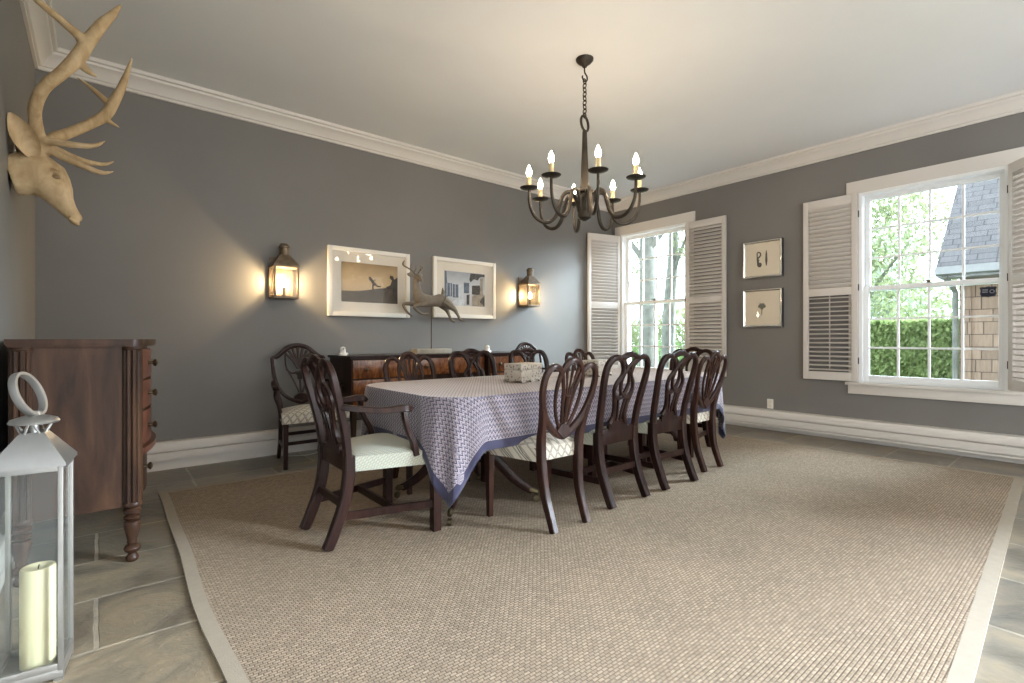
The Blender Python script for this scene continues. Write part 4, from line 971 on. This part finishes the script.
# small prints on the window wall
def small_frame(label, yc, zc, h, kind):
    root = thing('framed_print', label, 'picture', (XR, yc, zc), 0, 'small square prints on the window wall')
    s_ = .232; m = MB(); MB().bb((-.050, -s_, -h), (0, s_, h), .002).build('frame_box', M['black'], root)
    m = MB(); f = .027
    rr_ = [m.ring([(x, -s_ + i_, -h + i_), (x, s_ - i_, -h + i_), (x, s_ - i_, h - i_), (x, -s_ + i_, h - i_)]) for x, i_ in ((-.046, 0), (-.060, .004), (-.064, .012), (-.053, f), (-.046, f))]
    for a_, b_ in zip(rr_, rr_[1:]): m.bridge(a_, b_, False)
    m.bridge(rr_[-1], rr_[0], False)
    m.build('silver_edge', M['silver'], root)
    MB().bb((-.0515, -s_ + f, -h + f), (-.0495, s_ - f, h - f)).build('mat_board', M['creammat'], root)
    m = MB(); X = -.0522
    def st(pts, r): m.tube([(X, y, z) for y, z in pts], r, 6, sec=(1, .08), normal=(1, 0, 0))
    if kind == 0:
        st(cr([(.055, .085), (.025, .08), (.015, .05), (.035, .025), (.055, .0), (.03, -.015)], 3), [.009, .008, .009, .010, .012, .006]); st(cr([(.058, .08), (.056, .02), (.05, -.02), (.04, -.07), (.025, -.085), (.015, -.06), (.03, -.045)], 3), [.008, .007, .012, .018, .016, .014, .006]); st([(-.052, .10), (-.052, .06), (-.052, -.02), (-.052, -.085)], [.003, .010, .014, .006])
    else:
        for dy, dz, r in ((0, .02, .020), (-.02, .012, .016), (.02, .012, .016), (0, -.002, .016), (.012, .03, .012), (-.012, .03, .012)): m.ball((X, dy * 1.35, dz * 1.35 + .005), (.0012, r * 1.35, r * 1.35), 10)
        st([(0, -.01), (.002, -.085)], [.006, .0045])
    m.build('drawing', plain('print_ink_%d' % kind, (.10, .09, .075) if kind == 0 else (.17, .16, .13), .8, 0, .5, 60, 0), root)
    MB().bb((-.0545, -s_ + f, -h + f), (-.0535, s_ - f, h - f)).build('glass_pane', M['pglass'], root)
small_frame('upper small framed print of dark pods between the windows', 2.742, 2.072, .225, 0)
small_frame('lower small framed print of a single round flower between the windows', 2.742, 1.474, .232, 1)

# ------------------------------------------------------------------ carved stag head on the left wall
root = thing('mounted_stag_head', 'pale carved wooden stag head with branching antlers on the left wall', 'wall sculpture', (0, 0, 0))
Y0 = 3.72
def axis(secs_):
    out = []
    for i, (x, z, w_, hu, hd) in enumerate(secs_):
        a = secs_[max(i - 1, 0)]; b = secs_[min(i + 1, len(secs_) - 1)]; tx, tz = b[0] - a[0], b[1] - a[1]; l = math.hypot(tx, tz)
        out.append(((x, Y0, z), (0, 1, 0), (-tz / l, 0, tx / l), w_, hu, hd))
    return out
m = MB()
m.loft(axis([(-.3595, 1.965, .086, .100, .105), (-.325, 1.975, .088, .108, .110), (-.285, 1.985, .092, .118, .112), (-.245, 1.985, .098, .120, .110), (-.215, 1.965, .098, .108, .105), (-.190, 1.935, .088, .088, .095), (-.165, 1.900, .070, .066, .078), (-.145, 1.862, .052, .044, .062), (-.125, 1.825, .042, .034, .050), (-.108, 1.795, .038, .031, .040), (-.092, 1.772, .034, .028, .030), (-.082, 1.760, .022, .018, .018)]), 24)
for s in (-1, 1):
    m.tube(cr([(-.192, Y0 + s * .088, 2.005), (-.165, Y0 + s * .088, 1.992), (-.148, Y0 + s * .074, 1.962)], 4), [.008, .017, .008], 8)
    m.tube(cr([(-.192, Y0 + s * .086, 1.965), (-.172, Y0 + s * .084, 1.945), (-.152, Y0 + s * .070, 1.948)], 4), [.006, .009, .006], 8)
    m.tube([(-.176 + .029 * math.cos(a * PI / 8) + .008 * math.sin(a * PI / 8), Y0 + s * (.081 - .010 * math.cos(a * PI / 8)), 1.972 + .021 * math.sin(a * PI / 8) - .006 * math.cos(a * PI / 8)) for a in range(16)], .0085, 8, closed=True)
    m.ball((-.088, Y0 + s * .022, 1.784), (.012, .008, .010), 10)
    m.ball((-.245, Y0 + s * .045, 2.108), (.034, .034, .030), 12)
m.tube(cr([(-.125, Y0 - .034, 1.770), (-.105, Y0 - .030, 1.752), (-.088, Y0, 1.745), (-.105, Y0 + .030, 1.752), (-.125, Y0 + .034, 1.770)], 4), .010, 8)
head = m.build('stag_head', M['deer'], root)
rm = head.modifiers.new('fuse', 'REMESH'); rm.mode = 'VOXEL'; rm.voxel_size = .006; rm.use_smooth_shade = True
sm_ = head.modifiers.new('soft', 'SMOOTH'); sm_.factor = .5; sm_.iterations = 2
for s in (-1, 1): MB().ball((-.176, Y0 + s * .082, 1.972), (.019, .017, .014), 12).build('eye', M['deereye'], root)
for s in (-1, 1):   # leaf shaped cupped ears
    m = MB(); n = 9; g = []
    base = Vector((-.262, Y0 + s * .085, 2.065)); tip = Vector((-.344, Y0 + s * .155, 2.245)); ax_ = (tip - base); L = ax_.length; ax_.normalize()
    sd = Vector((1, -s * .15, .3)).normalized(); sd = (sd - ax_ * sd.dot(ax_)).normalized(); nr = ax_.cross(sd)
    if nr.y * s < 0: nr = -nr
    secs_ = []
    rows_ = []
    for i in range(n + 1):
        t = i / n; w_ = .050 * math.sin(PI * min(1, .12 + .86 * t)) ** .75 * (1.0 if t < .6 else 1 - (t - .6) * .35) + .003
        c = base + ax_ * L * t; ro = []
        for k in range(9):
            u = (k / 8 - .5) * 2; ro.append(c + sd * w_ * u + nr * (.034 * (u * u) * (w_ / .05) - .006))
        rows_.append(ro)
    front = [m.ring(r_) for r_ in rows_]; back = [m.ring([p - nr * .010 for p in r_]) for r_ in rows_]
    for A_, flip in ((front, 0), (back, 1)):
        for i in range(n):
            for k in range(8): m._keep(m.b.faces.new((A_[i][k], A_[i][k + 1], A_[i + 1][k + 1], A_[i + 1][k])), True)
    for i in range(n):
        for k in (0, 8): m._keep(m.b.faces.new((front[i][k], front[i + 1][k], back[i + 1][k], back[i][k])), True)
    for i in (0, n):
        for k in range(8): m._keep(m.b.faces.new((front[i][k], front[i][k + 1], back[i][k + 1], back[i][k])), True)
    m.build('ear', M['deer'], root)
def antler(beam, rb, tines):
    m = MB(); m.tube(cr(beam, 6), rb, 12)
    for pts, rr in tines: m.tube(cr(pts, 5), rr, 10)
    o = m.build('antler', M['deer'], root)
    rm = o.modifiers.new('fuse', 'REMESH'); rm.mode = 'VOXEL'; rm.voxel_size = .006; rm.use_smooth_shade = True
    s_ = o.modifiers.new('soft', 'SMOOTH'); s_.factor = .5; s_.iterations = 3
antler([(-.235, 3.68, 2.10), (-.232, 3.67, 2.136), (-.249, 3.63, 2.202), (-.252, 3.56, 2.288), (-.214, 3.5, 2.385), (-.141, 3.47, 2.48), (-.082, 3.47, 2.578), (-.042, 3.48, 2.677), (.015, 3.5, 2.802), (.060, 3.52, 2.885), (.098, 3.54, 2.964)],
       [.030, .031, .030, .029, .028, .030, .035, .033, .028, .020, .006],
       [([(-.046, 3.48, 2.64), (-.074, 3.47, 2.685), (-.113, 3.45, 2.709), (-.165, 3.43, 2.739), (-.234, 3.41, 2.78), (-.30, 3.395, 2.83)], [.032, .026, .021, .019, .016, .010]),
        ([(-.090, 3.47, 2.575), (-.050, 3.48, 2.528), (-.001, 3.5, 2.510)], [.028, .019, .004]),
        ([(-.235, 3.65, 2.160), (-.179, 3.62, 2.154), (-.117, 3.59, 2.147), (-.043, 3.57, 2.151), (-.001, 3.57, 2.169), (.031, 3.58, 2.202)], [.028, .021, .018, .015, .011, .003]),
        ([(-.225, 3.68, 2.140), (-.16, 3.66, 2.1), (-.103, 3.64, 2.071), (-.014, 3.62, 2.034), (.029, 3.62, 2.033), (.069, 3.63, 2.052)], [.032, .024, .020, .016, .012, .003])])
antler([(-.235, 3.755, 2.12), (-.219, 3.77, 2.167), (-.192, 3.81, 2.231), (-.14, 3.88, 2.291), (-.048, 3.94, 2.386), (.034, 3.97, 2.48), (.075, 3.97, 2.573), (.119, 3.96, 2.695), (.162, 3.92, 2.856)],
       [.032, .032, .030, .030, .029, .032, .030, .022, .005],
       [([(.065, 3.97, 2.53), (.041, 3.98, 2.566), (-.016, 4.0, 2.624), (-.1, 4.02, 2.69)], [.024, .020, .015, .004]),
        ([(.022, 3.97, 2.468), (.051, 3.96, 2.442), (.101, 3.94, 2.411)], [.022, .016, .004]),
        ([(-.220, 3.76, 2.160), (-.145, 3.79, 2.146), (-.081, 3.81, 2.132), (-.015, 3.83, 2.132), (.035, 3.83, 2.14), (.077, 3.82, 2.165)], [.028, .021, .018, .015, .011, .003])])

# ------------------------------------------------------------------ chandelier
CHX, CHY = 2.88, 2.60
root = thing('chandelier', 'dark iron eight arm candle chandelier hanging by a chain above the table', 'chandelier', (CHX, CHY, 0))
MB().lathe([(.018, ZC - .060), (.022, ZC - .050), (.050, ZC - .030), (.066, ZC - .012), (.068, ZC)], (0, 0, 0), 24).build('canopy', M['iron'], root)
m = MB(); m.tube(cr([(0, 0, ZC - .06), (.0, 0, ZC - .10), (.026, 0, ZC - .125), (.026, 0, ZC - .155), (0, 0, ZC - .17), (-.026, 0, ZC - .15), (-.022, 0, ZC - .135)], 4), .006, 8); m.build('hook', M['iron'], root)
zt, zb = ZC - .155, 2.80; nl = 9; step = (zt - zb) / nl
for k in range(nl):
    zc_ = zt - step * (k + .5); m = MB(); pts = [(.016 * math.cos(a * PI / 6), .0, zc_ + (step * .62) * math.sin(a * PI / 6)) for a in range(12)]
    if k % 2: pts = [(0, p[0], p[2]) for p in pts]
    m.tube(pts, .0045, 6, closed=True); m.build('chain_link', M['iron'], root)
m = MB(); m.tube([(.045 * math.cos(a * PI / 9) * .9, .008 * math.sin(a * PI / 9), 2.755 + .062 * math.sin(a * PI / 9)) for a in range(18)], .010, 8, closed=True); m.build('loop', M['iron'], root)
MB().lathe([(.016, 2.70), (.018, 2.685), (.020, 2.62), (.024, 2.50), (.030, 2.36), (.036, 2.25), (.050, 2.245), (.066, 2.235), (.066, 2.225), (.035, 2.215), (.03, 2.18), (.045, 2.16), (.05, 2.10), (.052, 2.03), (.035, 2.015), (.010, 2.005)], (0, 0, 0), 20).build('shaft', M['iron'], root)
arm0 = None
fa = math.atan2(-.638, .770)
pr_ = [(.045, 2.075), (.060, 2.15), (.088, 2.205), (.130, 2.225), (.170, 2.195), (.195, 2.12), (.222, 2.04), (.270, 1.995), (.330, 1.995), (.385, 2.035), (.418, 2.10), (.428, 2.17), (.430, 2.25)]
for k in range(8):
    a = fa + R(4 + 45 * k); c_, s_ = math.cos(a), math.sin(a)
    if arm0 is None:
        ao = MB().tube(cr([(r, 0, z) for r, z in pr_], 5), [.011, .014, .0155, .0155, .015, .015, .015, .015, .014, .013, .012, .011, .0105], 8)
        # twisted upper stem
        for i in range(5): ao.tube([(.430 + .0075 * math.cos(t * 1.2), .0075 * math.sin(t * 1.2), 2.155 + .08 * t / 12) for t in range(13)] if i == 0 else [(.430 + .0075 * math.cos(t * 1.2 + i * 1.256), .0075 * math.sin(t * 1.2 + i * 1.256), 2.155 + .08 * t / 12) for t in range(13)], .004, 5)
        arm0 = ao.build('arm', M['iron'], root)
        subs = [MB().lathe([(.008, 2.233), (.030, 2.237), (.064, 2.247), (.070, 2.254), (.062, 2.255), (.018, 2.250), (.014, 2.265), (.004, 2.265)], (.430, 0, 0), 24).build('drip_pan', M['iron'], arm0),
                MB().lathe([(.0175, 2.250), (.0175, 2.335), (.012, 2.338)], (.430, 0, 0), 14).build('candle_sleeve', M['sleeve'], arm0),
                MB().lathe([(.010, 2.338), (.0180, 2.352), (.0210, 2.367), (.0175, 2.388), (.008, 2.410), (.002, 2.424)], (.430, 0, 0), 12).build('bulb', M['bulb'], arm0)]
        arm0.rotation_euler = (0, 0, a)
    else:
        c = arm0.copy(); COL.objects.link(c); c.parent = root; c.rotation_euler = (0, 0, a)
        for sb_ in subs:
            d = sb_.copy(); COL.objects.link(d); d.parent = c

# lamp cord on the floor by the sideboard
m = MB(); m.tube(cr([(1.66, 4.98, .03), (1.62, 4.90, .008), (1.50, 4.86, .006), (1.36, 4.93, .006), (1.30, 5.0, .02)], 6), .004, 6)
tag(m.build('electrical_cord', M['cord']), 'thin white electrical cord on the floor behind the left shield-back armchair', 'cord')

# ------------------------------------------------------------------ light and camera
W = bpy.data.worlds.new('overcast_sky'); SC.world = W; W.use_nodes = True
nt = W.node_tree; nt.nodes.clear(); o = nt.nodes.new('ShaderNodeOutputWorld'); bgn = nt.nodes.new('ShaderNodeBackground'); nt.links.new(bgn.outputs[0], o.inputs[0])
tc = nt.nodes.new('ShaderNodeTexCoord'); sp = nt.nodes.new('ShaderNodeSeparateXYZ'); rp = nt.nodes.new('ShaderNodeValToRGB'); nt.links.new(tc.outputs['Generated'], sp.inputs[0]); nt.links.new(sp.outputs[2], rp.inputs[0])
rp.color_ramp.elements[0].position = .0; rp.color_ramp.elements[0].color = (.74, .88, 1, 1); rp.color_ramp.elements[1].position = 1; rp.color_ramp.elements[1].color = (.74, .88, 1, 1)
mc = nt.nodes.new('ShaderNodeMix'); mc.data_type = 'RGBA'
mf = nt.nodes.new('ShaderNodeMapRange'); nt.links.new(sp.outputs[1], mf.inputs[0]); mf.inputs[1].default_value = -.2; mf.inputs[2].default_value = -.9
nt.links.new(mf.outputs[0], mc.inputs[0]); nt.links.new(rp.outputs[0], mc.inputs[6]); mc.inputs[7].default_value = (1, .975, .95, 1)
nt.links.new(mc.outputs[2], bgn.inputs[0])
# overcast sky, made dimmer and warmer behind the camera to balance the room light
mr = nt.nodes.new('ShaderNodeMapRange'); mr.interpolation_type = 'SMOOTHSTEP'; nt.links.new(sp.outputs[1], mr.inputs[0])
mr.inputs[1].default_value = -.25; mr.inputs[2].default_value = -.95; mr.inputs[3].default_value = 5.4; mr.inputs[4].default_value = 3.3
nt.links.new(mr.outputs[0], bgn.inputs[1])
def portal(name, loc, rot, sx, sy):
    l = bpy.data.lights.new(name, 'AREA'); l.shape = 'RECTANGLE'; l.size = sx; l.size_y = sy; l.cycles.is_portal = True
    ob = bpy.data.objects.new(name, l); COL.objects.link(ob); ob.location = loc; ob.rotation_euler = rot; return ob
for H in (H1, H2, H3): portal('daylight_portal', (XR + .19, (H['y0'] + H['y1']) / 2, (H['z0'] + H['z1']) / 2), (0, R(90), 0), H['z1'] - H['z0'], H['y1'] - H['y0'])
for x0, x1 in ((0, 2.9), (3.3, 6.1)): portal('daylight_portal', ((x0 + x1) / 2, YF - .1, 1.4), (R(90), 0, 0), x1 - x0, 2.8)

sl_ = bpy.data.lights.new('window_fill_sun', 'SUN'); sl_.energy = 78.0; sl_.angle = R(50); sl_.color = (.74, .87, 1)  # soft sun added to strengthen the bluish daylight through the windows
so_ = bpy.data.objects.new('window_fill_sun', sl_); COL.objects.link(so_); so_.location = (12, -3, 8)
so_.rotation_euler = Vector((1, -.62, .52)).to_track_quat('Z', 'Y').to_euler()
cam = bpy.data.cameras.new('camera'); co = bpy.data.objects.new('camera', cam); COL.objects.link(co)
cam.sensor_width = 36; cam.lens = 36 * 499.27 / 1024; cam.shift_y = -2.7 / 1024; cam.clip_start = .05; cam.clip_end = 200
co.location = (0, 0, 1.1); co.rotation_euler = (R(90), 0, -(PI / 2 - .878867)); SC.camera = co
vs = SC.view_settings; vs.view_transform = 'Standard'; vs.look = 'None'; vs.gamma = 1; vs.use_curve_mapping = False; vs.exposure = 0.36
SC.cycles.use_denoising = True
SC.cycles.max_bounces = 8; SC.cycles.diffuse_bounces = 5; SC.cycles.transparent_max_bounces = 16
SC.cycles.sample_clamp_indirect = 6
